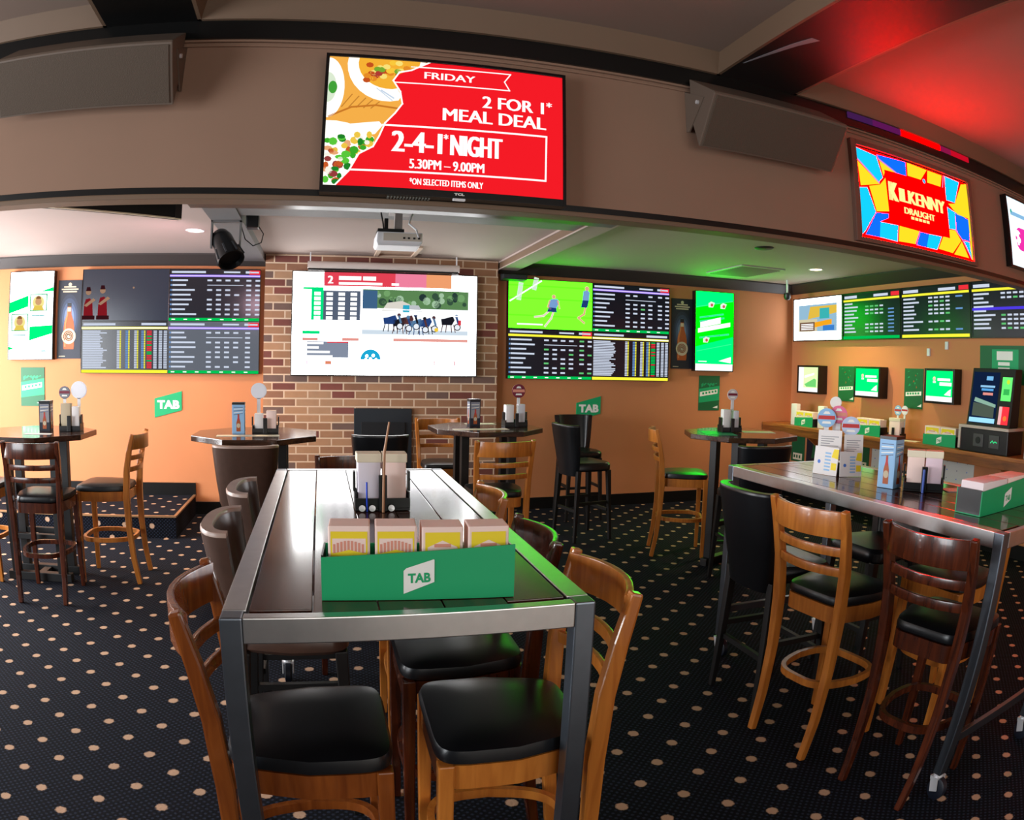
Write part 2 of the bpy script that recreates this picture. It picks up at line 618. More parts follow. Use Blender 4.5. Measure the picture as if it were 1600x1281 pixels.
def coffer(name, x0, x1, lx, rx, cm, fm, zc=3.36):
    y1 = BY - .03
    struct('ceiling_' + name, MB().box(x0, x1, -3.4, y1, zc, zc + .1), fm)
    c = MB()
    c.loft([[(x0, y1, 3.24), (x0, y1 - .02, 3.24), (x0, y1 - .07, zc), (x0, y1, zc)], [(x1, y1, 3.24), (x1, y1 - .02, 3.24), (x1, y1 - .07, zc), (x1, y1, zc)]])
    if lx:
        c.loft([[(x0, -3.4, 3.24), (x0 + .02, -3.4, 3.24), (x0 + lx, -3.4, zc), (x0, -3.4, zc)], [(x0, y1, 3.24), (x0 + .02, y1, 3.24), (x0 + lx, y1, zc), (x0, y1, zc)]])
    if rx:
        c.loft([[(x1, -3.4, 3.24), (x1 - .02, -3.4, 3.24), (x1 - rx, -3.4, zc), (x1, -3.4, zc)], [(x1, y1, 3.24), (x1 - .02, y1, 3.24), (x1 - rx, y1, zc), (x1, y1, zc)]])
    struct('trim_' + name, c, cm)


coffer('left', -5.2, -1.195, 0, .05, CORN, CEILF)
coffer('middle', -.70, 2.145, .05, .03, CORN, CEILF)
coffer('right', 2.70, XR, .13, .05, CORN, CEILF)

# ------------------------------------------------------------------ stools


def sq_ring(wx, wy0, wy1, z, n=28, e=4.0, round_back=0.0):
    """rounded-square ring; wx half width, y from wy0 (back) to wy1 (front)"""
    cy, hy = (wy0 + wy1) / 2, (wy1 - wy0) / 2
    out = []
    for k in range(n):
        a = 2 * PI * k / n
        c, s = math.cos(a), math.sin(a)
        x = wx * math.copysign(abs(c) ** (2 / e), c)
        y = cy + hy * math.copysign(abs(s) ** (2 / e), s)
        if y < cy:
            x *= 1 - 0.23 * (cy - y) / hy
            y -= round_back * (1 - (x / wx) ** 2) * 0
        out.append(Vector((x, y, z)))
    return out


def make_wood_stool(wd, seatmat, label):
    t = thing('bar_stool', label, 'stool', group='wooden ladder back bar stools')
    s = MB()
    s.loft([sq_ring(a, b, c, z, 40, 7) for a, b, c, z in ((.178, -.165, .19, .65), (.190, -.175, .2, .657), (.189, -.178, .203, .675), (.186, -.172, .196, .689), (.155, -.142, .165, .698), (.08, -.07, .09, .701))])
    s.build('seat', seatmat, t, smooth=True)
    fr = MB()
    fr.ribbon(sq_ring(.174, -.165, .183, .617, 40, 9.0), .066, .022, closed=True)
    fr.build('seat_frame', wd, t, smooth=True)
    for sx in (-1, 1):
        l = MB()
        l.sweep([(sx * .176, .182, 0), (sx * .173, .18, .35), (sx * .169, .178, .652)], [.028, .034, .038], [.028, .034, .038])
        l.build('leg', wd, t, 0.004)
    for sx in (-1, 1):
        l = MB()
        l.sweep([(sx * .165, -.235, 0), (sx * .168, -.205, .18), (sx * .169, -.186, .4), (sx * .173, -.18, .62), (sx * .18, -.19, .8), (sx * .187, -.213, .93), (sx * .192, -.243, 1.05)],
                [.030, .032, .034, .036, .034, .032, .028], [.032, .036, .04, .046, .042, .036, .028])
        l.build('leg', wd, t, 0.006)

    def arc(z, y, half, bow, n=9):
        return [(half * (2 * k / (n - 1) - 1), y - bow * (1 - (2 * k / (n - 1) - 1) ** 2), z) for k in range(n)]
    MB().ribbon(arc(.992, -.226, .186, .06), .10, .018).build('top_rail', wd, t, 0.004, smooth=True)
    MB().ribbon(arc(.885, -.203, .180, .05), .034, .016).build('slat', wd, t, 0.003, smooth=True)
    MB().ribbon(arc(.805, -.192, .178, .045), .034, .016).build('slat', wd, t, 0.003, smooth=True)
    f = MB()
    f.ribbon(sq_ring(.172, -.19, .18, .31, 32, 3.4), .03, .02, closed=True)
    f.build('footrest', wd, t, smooth=True)
    return t


def make_tub_stool(shell, label, rim):
    t = thing('tub_stool', label, 'stool', group='upholstered tub bar stools')
    n = 15

    def ring(z, half, depth, y0, th):
        inner, outer = [], []
        for k in range(n):
            a = PI * (k / (n - 1))
            c, s = math.cos(a), math.sin(a)
            x, y = -half * math.copysign(abs(c) ** .8, c), y0 - depth * s ** .85
            outer.append(Vector((x, y, z)))
            inner.append(Vector((x * (1 - th / half), y0 - (depth - th) * s ** .85, z)))
        return outer + list(reversed(inner))
    rows = [(.585, .15, .06, -.13, .04), (.68, .17, .075, -.13, .042), (.80, .187, .088, -.14, .044), (.93, .20, .098, -.155, .044), (1.02, .208, .105, -.165, .042)]
    b = MB()
    b.loft([ring(*r) for r in rows])
    b.build('backrest', shell, t, smooth=True)
    p = MB()
    top = ring(1.02, .208, .105, -.165, .042)
    top2 = [v + Vector((0, 0, .014)) for v in ring(1.02, .205, .102, -.165, .036)]
    p.loft([top, [v + Vector((0, 0, .009)) for v in top], top2])
    p.build('piping', rim, t, smooth=True)
    s = MB()
    s.loft([sq_ring(a, b, c, z, 36, 6) for a, b, c, z in ((.18, -.17, .195, .625), (.195, -.18, .205, .64), (.195, -.18, .205, .68), (.18, -.165, .19, .70), (.1, -.09, .1, .708))])
    s.build('seat', shell, t, smooth=True)
    for sx in (-1, 1):
        for sy in (-1, 1):
            l = MB()
            l.sweep([(sx * .185, .02 + sy * .185, 0), (sx * .16, .02 + sy * .155, .632)], [.026, .04], [.026, .04])
            l.build('leg', DARKLEG, t, 0.004)
    for q in ((-.165, .165, .168, .19, .26, .285), (-.165, .165, -.15, -.128, .26, .285), (-.178, -.156, -.14, .18, .33, .355), (.156, .178, -.14, .18, .33, .355)):
        MB().box(*q).build('stretcher', DARKLEG, t)
    return t


G_W, G_T = 'wooden ladder back bar stools', 'upholstered tub bar stools'
hon = make_wood_stool(HONEY, VINYL, 'x')
mah = make_wood_stool(MAHOG, VINYL, 'x')
che = make_wood_stool(CHEST, VINYL, 'x')
tub = make_tub_stool(VINYLB, 'x', RIM)
tubk = make_tub_stool(VINYL, 'x', BLACKP)
sh, sm, sc_, stb, stk = {}, {}, {}, {}, {}
EAST, WEST, NORTH, SOUTH = R(-90), R(90), 0.0, R(180)     # direction the sitter would face
# around the near steel table
place(che, sc_, (-.060, 1.508, 0), EAST, 'chestnut ladder back stool nearest on the left side of the near steel table', G_W)
place(hon, sh, (.437, 1.508, 0), R(89), 'honey wood stool nearest on the right side of the near steel table', G_W)
place(tub, stb, (-.125, 2.22, 0), EAST, 'brown tub stool with worn rim, middle of the left side of the near steel table', G_T)
place(tub, stb, (-.125, 2.83, 0), EAST, 'brown tub stool with worn rim, farthest on the left side of the near steel table', G_T)
place(mah, sm, (.41, 1.955, 0), WEST, 'dark mahogany stool in the middle of the right side of the near steel table', G_W)
place(hon, sh, (.43, 2.60, 0), WEST, 'honey wood stool farthest on the right side of the near steel table', G_W)
place(mah, sm, (.17, 3.37, 0), SOUTH, 'dark mahogany stool at the far end of the near steel table, before the fireplace', G_W)
# around the right steel table
place(tubk, stk, (2.0, 2.475, 0), EAST, 'black tub stool at the far left corner of the right steel table', G_T)
place(hon, sh, (2.02, 2.06, 0), R(-84), 'honey wood stool tucked into the long left side of the right steel table', G_W)
place(mah, sm, (2.11, 1.51, 0), R(-82), 'dark mahogany stool beside the near castered leg of the right steel table', G_W)
place(hon, sh, (2.66, 1.90, 0), WEST, 'honey wood stool on the hidden far side of the right steel table', G_W)
place(tubk, stk, (2.72, 2.52, 0), WEST, 'black tub stool on the wall side of the right steel table', G_T)
# around the far octagonal tables
place(mah, sm, (-1.86, 4.34, 0), R(3), 'dark mahogany stool with its back to us at the far left octagonal table', G_W)
place(hon, sh, (-1.53, 4.78, 0), WEST, 'honey wood stool side on, right of the far left octagonal table, by the dais', G_W)
place(hon, sh, (-2.525, 4.66, 0), EAST, 'honey wood stool cut by the left edge of the picture', G_W)
place(tub, stb, (-.47, 4.37, 0), NORTH, 'dark tub stool with its back to us at the octagonal table left of the fireplace', G_T)
place(tubk, stk, (.42, 4.98, 0), NORTH, 'black tub stool standing before the black fireplace', G_T)
place(hon, sh, (1.19, 4.52, 0), NORTH, 'honey wood stool with its back to us at the octagonal table right of the fireplace', G_W)
place(hon, sh, (1.05, 5.83, 0), SOUTH, 'honey wood stool behind the octagonal table right of the fireplace', G_W)
place(tubk, stk, (2.55, 6.40, 0), SOUTH, 'black tub stool against the orange wall under the right green plaque', G_T)
place(tubk, stk, (2.28, 5.62, 0), R(-80), 'black tub stool turned side on in front of the right green plaque', G_T)
place(hon, sh, (2.905, 4.93, 0), R(-113), 'honey wood stool side on, left of the far right octagonal table', G_W)
place(tubk, stk, (2.94, 4.0, 0), R(-8), 'black tub stool at the near edge of the far right octagonal table', G_T)

# ------------------------------------------------------------------ tables
PLX = .132


def steel_table(label, x0, x1, y0, y1):
    cx, cy = (x0 + x1) / 2, (y0 + y1) / 2
    hx, hy = (x1 - x0) / 2, (y1 - y0) / 2
    t = thing('bar_table', label, 'table', (cx, cy, 0))
    zt, f = 1.05, .05
    fr = MB()
    q = .0465
    fr.box(-hx, -hx + f, -hy + q, hy - q, zt - .055, zt).box(hx - f, hx, -hy + q, hy - q, zt - .055, zt)
    fr.box(-hx + q, hx - q, -hy, -hy + .03, zt - .055, zt).box(-hx + q, hx - q, hy - .03, hy, zt - .055, zt)
    fr.build('steel_frame', STEEL, t, 0.0025)
    n = 5
    wpl = (2 * hx - 2 * f) / n
    for i in range(n):
        a = -hx + f + i * wpl
        e_ = .0475 if i in (0, n - 1) else .031
        MB().box(a + .0015 + (.004 if i == 0 else 0), a + wpl - .0015 - (.004 if i == n - 1 else 0), -hy + e_, hy - e_, zt - .03, zt - .001).build('plank', WALNUT, t, 0.002)
    for sx in (-1, 1):
        for sy in (-1, 1):
            lx, ly = sx * (hx - .023), sy * (hy - .023)
            g = MB().box(lx - .023, lx + .023, ly - .023, ly + .023, .115, zt)
            g.build('leg', STEELD, t, 0.004)
            c = MB()
            c.lathe([(.02, .10), (.022, .117)], 12, (lx, ly, 0))
            c.loft([[(lx - .028, ly - .02, .09), (lx + .028, ly - .02, .09), (lx + .028, ly + .02, .09), (lx - .028, ly + .02, .09)], [(lx - .028, ly - .024, .105), (lx + .028, ly - .024, .105), (lx + .028, ly + .024, .105), (lx - .028, ly + .024, .105)]])
            for k in (-1, 1):
                c.bar((lx + k * .025, ly, .1), (lx + k * .025, ly - .02, .045), .005, .04)
            ca = c.build('caster', CASTW, t)
            wv = MB()
            ring = [(.042, -.016), (.05, -.012), (.05, .012), (.042, .016)]
            wv.lathe(ring, 20)
            wv.xform(Matrix.Translation((lx, ly - .02, .05)) @ Matrix.Rotation(R(90), 4, 'Y'))
            wv.build('wheel', RUB, ca, smooth=True)
    for sy in (-1, 1):
        MB().box(-hx + .05, hx - .05, sy * (hy - .023) - .012, sy * (hy - .023) + .012, .245, .285).build('stretcher', STEELD, t, 0.002)
    return t


steel_table('steel framed walnut plank table in the foreground', -.208, .566, 1.28, 3.16)
steel_table('steel framed walnut plank table on casters at the right', 2.05, 2.80, 1.26, 3.0)


def make_oct_table():
    t = thing('octagonal_table', 'x', 'table', group='octagonal bar tables')
    r = .455
    poly = [(r * math.cos(R(22.5 + 45 * k)), r * math.sin(R(22.5 + 45 * k))) for k in range(8)]
    MB().prism(poly, 1.012, 1.05).build('tabletop', TABLETOP, t, 0.004)
    for sx in (-1, 1):
        for sy in (-1, 1):
            MB().box(sx * .19 - .03, sx * .19 + .03, sy * .10 - .03, sy * .10 + .03, .06, 1.012).build('leg', DARKLEG, t, 0.003)
    MB().box(-.26, .26, -.13, -.07, 0, .06).box(-.26, .26, .07, .13, 0, .06).box(-.03, .03, -.07, .07, 0, .05).build('base', DARKLEG, t, 0.004)
    for y0 in (-.12, .08):
        MB().box(-.16, .16, y0, y0 + .04, .3, .34).build('footrest', DARKLEG, t, 0.003)
    return t


octp, so = make_oct_table(), {}
OCT = [(-2.06, 4.70, 0, 'dark octagonal bar table at the far left, in front of the dais'),
       (-.455, 4.725, 0, 'dark octagonal bar table left of the fireplace'),
       (1.28, 5.22, R(3), 'dark octagonal bar table right of the fireplace'),
       (3.17, 4.50, R(22.5), 'dark octagonal bar table at the far right, before the wall shelf')]
for x, y, rz, lb in OCT:
    place(octp, so, (x, y, 0), rz, lb)

# ------------------------------------------------------------------ flat pictures (screens, signs, labels)
_txt = {}


def text_polys(s, bold=0.0):
    key = (s, bold)
    if key in _txt:
        return _txt[key]
    cu = bpy.data.curves.new('lettering', 'FONT')
    cu.body = s
    cu.size = 1.0
    cu.resolution_u = 3
    cu.offset = bold
    ob = bpy.data.objects.new('lettering', cu)
    C.objects.link(ob)
    dg = bpy.context.evaluated_depsgraph_get()
    me = bpy.data.meshes.new_from_object(ob.evaluated_get(dg))
    ps = [[(me.vertices[i].co.x, me.vertices[i].co.y) for i in p.vertices] for p in me.polygons]
    bpy.data.objects.remove(ob)
    bpy.data.curves.remove(cu)
    bpy.data.meshes.remove(me)
    xs = [x for p in ps for x, y in p]
    ys = [y for p in ps for x, y in p]
    x0, x1, y0, y1 = min(xs), max(xs), min(ys), max(ys)
    ps = [[((x - x0) / (x1 - x0), (y - y0) / (y1 - y0)) for x, y in p] for p in ps]
    _txt[key] = ps
    return ps


class Pic:
    """layered flat picture of w x h metres; coordinates are fractions from the lower left corner; faces -y"""

    def __init__(s, w, h, step=0.0005):
        s.w, s.h, s.step = w, h, step
        s.bm = bmesh.new()
        s.mats = []

    def mi(s, m):
        if m not in s.mats:
            s.mats.append(m)
        return s.mats.index(m)

    def poly(s, pts, m, layer=1):
        vs = [s.bm.verts.new(((u - .5) * s.w, -layer * s.step, v * s.h)) for u, v in pts]
        try:
            f = s.bm.faces.new(vs)
            f.material_index = s.mi(m)
        except ValueError:
            pass

    def rect(s, u0, v0, u1, v1, m, layer=1):
        s.poly([(u0, v0), (u1, v0), (u1, v1), (u0, v1)], m, layer)

    def disc(s, u, v, r, m, layer=1, n=20, asp=1.0, a0=0, a1=360):
        k = s.h / s.w
        s.poly([(u + r * k * asp * math.cos(R(a0 + (a1 - a0) * i / n)), v + r * math.sin(R(a0 + (a1 - a0) * i / n))) for i in range(n + (0 if a1 - a0 >= 360 else 1))], m, layer)

    def line(s, pts, wd, m, layer=1):
        k = s.h / s.w
        for (a, b), (c, d) in zip(pts[:-1], pts[1:]):
            dx, dy = (c - a) / k, d - b
            L = math.hypot(dx, dy) or 1
            nx, ny = -dy / L * wd / 2 * k, dx / L * wd / 2
            ex, ey = dx / L * wd / 2 * k, dy / L * wd / 2
            s.poly([(a - ex + nx, b - ey + ny), (a - ex - nx, b - ey - ny), (c + ex - nx, d + ey - ny), (c + ex + nx, d + ey + ny)], m, layer)

    def text(s, t, u0, v0, u1, v1, m, layer=2, bold=0.02, shear=0.0, off=0.0):
        if off:
            for p in text_polys(t, off):
                s.poly([(u0 + x * (u1 - u0), v0 + y * (v1 - v0) + shear * x) for x, y in p], m, layer)
            return
        d = bold * 1.9 * (v1 - v0) * s.h / s.w
        for dx in (-d, 0, d):
            for p in text_polys(t, 0):
                s.poly([(u0 + d + x * (u1 - u0 - 2 * d) + dx, v0 + y * (v1 - v0) + shear * x) for x, y in p], m, layer)

    def build(s, name, parent=None, loc=(0, 0, 0)):
        me = bpy.data.meshes.new(name)
        s.bm.normal_update()
        for f in s.bm.faces:
            if f.normal.y > 0:
                f.normal_flip()
        s.bm.to_mesh(me)
        s.bm.free()
        for m in s.mats:
            me.materials.append(m)
        o = bpy.data.objects.new(name, me)
        C.objects.link(o)
        if parent is not None:
            o.parent = parent
        o.location = loc
        return o


def tv(name, label, w, h, loc, rotz, depth, draw, bezel=.012, lower=None, group=None, cat='television', case=BEZEL):
    """wall screen: loc is the middle of its lower edge at the back"""
    t = thing(name, label, cat, loc, rotz, group)
    low = bezel if lower is None else lower
    MB().box(-w / 2, w / 2, -depth + .006, 0, 0, h).build('casing', case, t, 0.003)
    b = MB()
    b.box(-w / 2, -w / 2 + bezel, -depth - .004, -depth + .008, 0, h).box(w / 2 - bezel, w / 2, -depth - .004, -depth + .008, 0, h)
    b.box(-w / 2 + bezel, w / 2 - bezel, -depth - .004, -depth + .008, 0, low).box(-w / 2 + bezel, w / 2 - bezel, -depth - .004, -depth + .008, h - bezel, h)
    b.build('bezel', case, t, 0.001)
    p = Pic(w - 2 * bezel, h - bezel - low)
    draw(p)
    p.build('screen', t, (0, -depth + .0045, low))
    return t


W1 = glow((255, 255, 255), 1.25)
WTXT = glow((225, 235, 255), .85)
BLT = glow((120, 170, 235), .8)
GTXT = glow((110, 220, 130), .8)
GFOOT = glow((0, 205, 90), .9)
YFOOT = glow((250, 240, 60), 1.1)
PURP = glow((150, 120, 250), 1.0)
LILAC = glow((225, 205, 255), 1.1)
REDT = glow((240, 50, 60), 1.0)
DBLUE = glow((30, 50, 130), .8)
SD = screen_dark()
SDG = screen_dark((92, 98, 108))  # grey base with reflected window glare put into its colour
SDB = screen_dark((34, 42, 60))
rnd = random.Random(4)


def board(p, bar, foot, base=SD, ncol=6, rows=8, green=0.0, foot_h=.055):
    p.rect(0, 0, 1, 1, base, 0)
    p.rect(.02, .925, .4, .965, WTXT)
    p.rect(.6, .93, .78, .962, WTXT)
    p.rect(.84, .925, .9, .968, WTXT)
    p.rect(.88, .9, 1, .985, REDT)
    p.rect(.9, .93, .985, .96, WTXT, 2)
    p.rect(0, .85, 1, .895, bar)
    p.rect(0, .862, 1, .882, LILAC if bar is PURP else bar, 2)
    y0, y1 = foot_h + .05, .82
    st = (y1 - y0) / (rows - .4)
    for r in range(rows):
        y = y1 - st * (r + .55)
        hh = st * .36
        p.rect(.01, y, .025, y + hh, BLT)
        p.rect(.03, y, .03 + rnd.uniform(.14, .28), y + hh, WTXT)
        for k in range(ncol):
            x = .42 + k * .1 + (.03 if k > 3 else 0)
            if r == 1 and k < 4:
                p.rect(x, y + hh * .3, x + .1, y + hh * .7, WTXT)
                continue
            if rnd.random() < .1:
                continue
            p.rect(x, y, x + .055, y + hh, GTXT if rnd.random() < green else WTXT)
    p.rect(0, 0, 1, foot_h, foot)
    for k in range(7):
        p.rect(.03 + k * .135, foot_h * .3, .07 + k * .135, foot_h * .65, W1, 2)


def dense(p):
    p.rect(0, 0, 1, 1, SD, 0)
    p.rect(.02, .925, .4, .965, WTXT)
    p.rect(.7, .925, .98, .97, WTXT)
    p.rect(0, .85, 1, .895, YFOOT)
    p.rect(0, .862, 1, .882, W1, 2)
    n = 22
    for r in range(n):
        y = .82 - r * (.74 / n)
        hh = .74 / n * .66
        p.rect(.015, y - hh, .015 + rnd.uniform(.2, .29), y, WTXT)
        for k, x in enumerate((.42, .52, .62, .70)):
            p.rect(x, y - hh, x + .03, y, BLT if k % 2 else WTXT)
            p.rect(x + .032, y - hh, x + .048, y, YFOOT)
        p.rect(.765, y - hh, .82, y, REDT if rnd.random() < .6 else GFOOT)
        for x in (.84, .90, .955):
            p.rect(x, y - hh, x + .038, y, WTXT)
    p.rect(0, 0, 1, .06, YFOOT)


def performers(p):
    """dark stage picture with two seated performers in red"""
    p.rect(0, 0, 1, 1, SDB, 0)
    skin, red, dk = glow((205, 160, 130), .6), glow((150, 30, 40), .7), glow((60, 22, 28), .8)
    for x, s in ((.07, 0.0), (.24, .03)):
        p.poly([(x - .055, .08), (x + .06, .08), (x + .05, .36 + s), (x + .02, .44 + s), (x - .03, .42 + s), (x - .05, .3)], red)
        p.poly([(x - .05, .30 + s), (x - .02, .27 + s), (x + .09, .4 + s), (x + .06, .44 + s)], skin, 2)
        p.disc(x, .56 + s, .06, skin, 1)
        p.poly([(x - .03, .58 + s), (x + .03, .58 + s), (x + .02, .66 + s), (x - .02, .66 + s)], dk, 2)
        p.rect(x - .07, .02, x + .08, .1, dk, 2)
    p.disc(.6, .64, .02, skin, 1)


FIELD = glow((52, 225, 14), 5.0, True)
FIELDD = glow((44, 215, 8), 5.0, True)


def footy(p):
    """two players running on a bright green field"""
    p.rect(0, 0, 1, 1, FIELD, 0)
    for y in (.25, .6, .86):
        p.rect(.0, y, 1, y + .03, FIELDD, 1)
    p.line([(.02, .55), (.38, .98)], .03, W1, 1)
    p.line([(.12, .62), (.14, .88)], .10, glow((215, 235, 215), 1.0), 1)
    p.line([(.3, .84), (.32, 1.0)], .10, glow((215, 235, 215), 1.0), 1)
    skin, jer, navy = glow((225, 170, 140), 1.0), glow((120, 160, 210), 1.0), glow((30, 60, 120), 1.0)
    # left player
    p.disc(.53, .67, .045, skin, 2)
    p.poly([(.47, .44), (.56, .42), (.6, .58), (.57, .63), (.5, .62), (.46, .54)], jer, 2)
    p.line([(.48, .58), (.46, .46), (.49, .42)], .035, skin, 3)
    p.line([(.58, .58), (.6, .44)], .035, skin, 3)
    p.poly([(.45, .36), (.57, .35), (.56, .44), (.47, .45)], navy, 3)
    p.line([(.48, .38), (.41, .27), (.31, .24)], .045, glow((235, 215, 200), 1.0), 2)
    p.line([(.53, .37), (.50, .22), (.43, .06)], .045, glow((235, 215, 200), 1.0), 2)
    # right player
    p.disc(.935, .88, .05, skin, 2)
    p.poly([(.88, .62), (.96, .62), (.97, .8), (.94, .85), (.89, .82)], jer, 2)
    p.poly([(.86, .48), (.94, .48), (.96, .63), (.88, .63)], navy, 3)
    p.line([(.92, .5), (.9, .34), (.83, .26), (.9, .16)], .045, skin, 2)
    p.rect(.1, .07, .4, .1, W1, 2)


BIGW = glow((255, 255, 255), 8.0, True)
SOFTW = glow((255, 255, 255), 5.5)


def race(p):
    """white race-coverage page with a results table and a harness racing picture"""
    p.rect(0, 0, 1, 1, BIGW, 0)
    p.rect(.035, .07, .975, .42, SOFTW, .5)
    p.rect(.045, .42, .975, .87, SOFTW, .5)
    p.poly([(.165, .865), (.86, .865), (.86, 1), (.165, 1)], glow((228, 66, 84), 1.0), 1)
    p.rect(.55, .865, .72, 1, glow((240, 130, 160), 1.0), 2)
    p.rect(.72, .865, .86, 1, glow((240, 160, 110), 1.0), 2)
    p.text('2', .185, .89, .215, .965, W1, 3, .04)
    p.rect(.245, .925, .365, .965, W1, 3)
    p.rect(.375, .925, .445, .965, W1, 3)
    p.rect(.245, .88, .48, .905, W1, 3)
    p.rect(.53, .88, .57, .905, W1, 3)
    gr = glow((0, 230, 130), 1.0)
    p.rect(.055, .83, .10, .85, gr)
    p.rect(.10, .53, .165, .85, gr)
    p.rect(.165, .53, .365, .82, glow((96, 108, 130), .8))
    for r in range(6):
        y = .77 - r * .047
        p.rect(.115, y, .15, y + .035, W1, 2)
        for k in range(3):
            p.rect(.18 + .065 * k, y, .215 + .065 * k, y + .032, W1, 2)
    # racing picture
    p.rect(.375, .38, .955, .84, glow((236, 240, 244), 1.3), 1)
    p.rect(.375, .655, .955, .84, glow((96, 140, 88), .9), 2)
    tr = (glow((60, 90, 70), .8), glow((120, 170, 110), .9), glow((40, 60, 60), .8), glow((170, 205, 170), .9))
    for k in range(34):
        p.disc(.39 + .55 * rnd.random(), .69 + .12 * rnd.random(), rnd.uniform(.02, .04), tr[k % 4], 3, 9)
    p.rect(.375, .65, .455, .83, glow((70, 110, 150), .8), 4)
    p.poly([(.48, .63), (.51, .71), (.59, .73), (.63, .70), (.66, .64)], glow((220, 215, 205), 1.0), 5)
    p.poly([(.585, .635), (.6, .69), (.68, .69), (.70, .63)], glow((190, 195, 200), 1.0), 6)
    p.rect(.595, .62, .63, .69, glow((40, 170, 200), 1.0), 7)
    p.line([(.46, .65), (.9, .63), (.905, .59), (.66, .6)], .012, W1, 7)
    p.rect(.375, .4, .955, .44, glow((200, 214, 226), 1.1), 2)
    hc = (glow((40, 70, 130), .9), glow((30, 30, 40), .8), glow((100, 60, 60), .8), glow((90, 130, 170), .9))
    for k, (x, y) in enumerate(((.53, .53), .57 and (.58, .51), (.62, .53), (.67, .50), (.72, .51), (.845, .53))):
        p.poly([(x - .035, y - .03), (x + .02, y - .03), (x + .035, y + .02), (x + .025, y + .06), (x - .02, y + .035), (x - .04, y + .03)], hc[k % 4], 4)
        for d in (-.03, -.01, .015, .03):
            p.line([(x + d, y - .03), (x + d * 1.3, y - .10)], .008, hc[(k + 1) % 4], 4)
        p.disc(x + .05, y - .05, .035, hc[1], 4, 14)
        p.disc(x + .05, y - .05, .026, glow((226, 232, 240), 1.1), 5, 14)
        p.disc(x + .045, y + .06, .018, hc[(k + 2) % 4], 5, 10)
        p.line([(x + .045, y + .05), (x + .055, y - .01)], .02, hc[(k + 3) % 4], 5)
    p.disc(.78, .45, .02, glow((245, 205, 60), 1.0), 6)
    p.rect(.9, .5, .915, .55, glow((220, 50, 60), 1.0), 6)
    # lower half
    p.rect(.055, .395, .15, .425, gr)
    p.rect(.055, .33, .14, .36, glow((230, 150, 140), 1.0))
    p.rect(.27, .33, .36, .36, glow((230, 150, 140), 1.0))
    p.rect(.545, .33, .955, .36, glow((232, 160, 150), 1.0))
    p.rect(.08, .165, .305, .325, glow((140, 150, 170), .9))
    p.rect(.19, .31, .305, .32, REDT, 2)
    for r, wd in enumerate((.09, .065, .125, .14)):
        p.rect(.08, .295 - r * .043, .08 + wd, .318 - r * .043, W1, 2)
    blue = glow((30, 170, 215), 1.0)
    p.disc(.425, .15, .1, blue, 1, 18, 1, 0, 180)
    for a, b, c in ((.405, .185, .016), (.44, .19, .016), (.425, .16, .014), (.40, .155, .012), (.455, .155, .012)):
        p.disc(a, b, c, SOFTW, 2, 10)
    p.rect(.08, .1, .215, .135, glow((220, 160, 190), 1.1), 1)
    p.rect(.085, .105, .18, .13, SOFTW, 2)
    p.rect(.18, .105, .212, .13, glow((225, 140, 100), 1.0), 2)
    for a, b in ((.32, .44), (.55, .67)):
        p.rect(a, .095, b, .1, blue)
        p.rect(a, .13, b, .135, blue)
    p.rect(.77, .1, .89, .14, glow((225, 150, 160), 1.1), 1)
    p.rect(.775, .107, .88, .133, SOFTW, 2)


PW = glow((246, 250, 255), 5.0, True)
PG = glow((0, 232, 92), 1.6, True)


def promo_white(p):
    """white poster page with green slanted panels and two round portraits"""
    p.rect(0, 0, 1, 1, PW, 0)
    p.poly([(.0, .525), (.44, .60), (.44, .73), (0, .65)], PG)
    p.poly([(.48, .21), (1, .29), (1, .385), (.48, .37)], PG)
    p.poly([(.7, .77), (1, .82), (1, .77)], PG)
    for (x, y) in ((.67, .655), (.25, .43)):
        p.rect(x - .2, y - .11, x + .2, y + .09, glow((0, 190, 120), 1.0), 2)
        p.rect(x - .18, y - .1, x + .18, y + .08, W1, 3)
        p.disc(x, y - .01, .075, glow((250, 235, 150), 1.0), 4)
        p.disc(x, y + .0, .042, glow((215, 165, 120), 1.0), 5)
        p.poly([(x - .13, y - .1), (x + .13, y - .1), (x + .08, y - .045), (x - .08, y - .045)], glow((235, 205, 90), 1.0), 5)
        p.disc(x, y + .03, .034, glow((150, 100, 60), .9), 6, 12, 1, 0, 180)
        p.rect(x - .15, y - .165, x + .15, y - .15, glow((120, 200, 200), 1.0), 4)
    p.poly([(0, .105), (.12, .12), (0, .145)], PG)
    p.rect(.76, .085, .86, .1, glow((60, 160, 160), 1.0), 3)
    p.rect(.76, .145, .86, .155, glow((60, 160, 160), 1.0), 3)


GA = glow((0, 225, 30), 13, True)
GB = glow((0, 225, 1), 13, True)


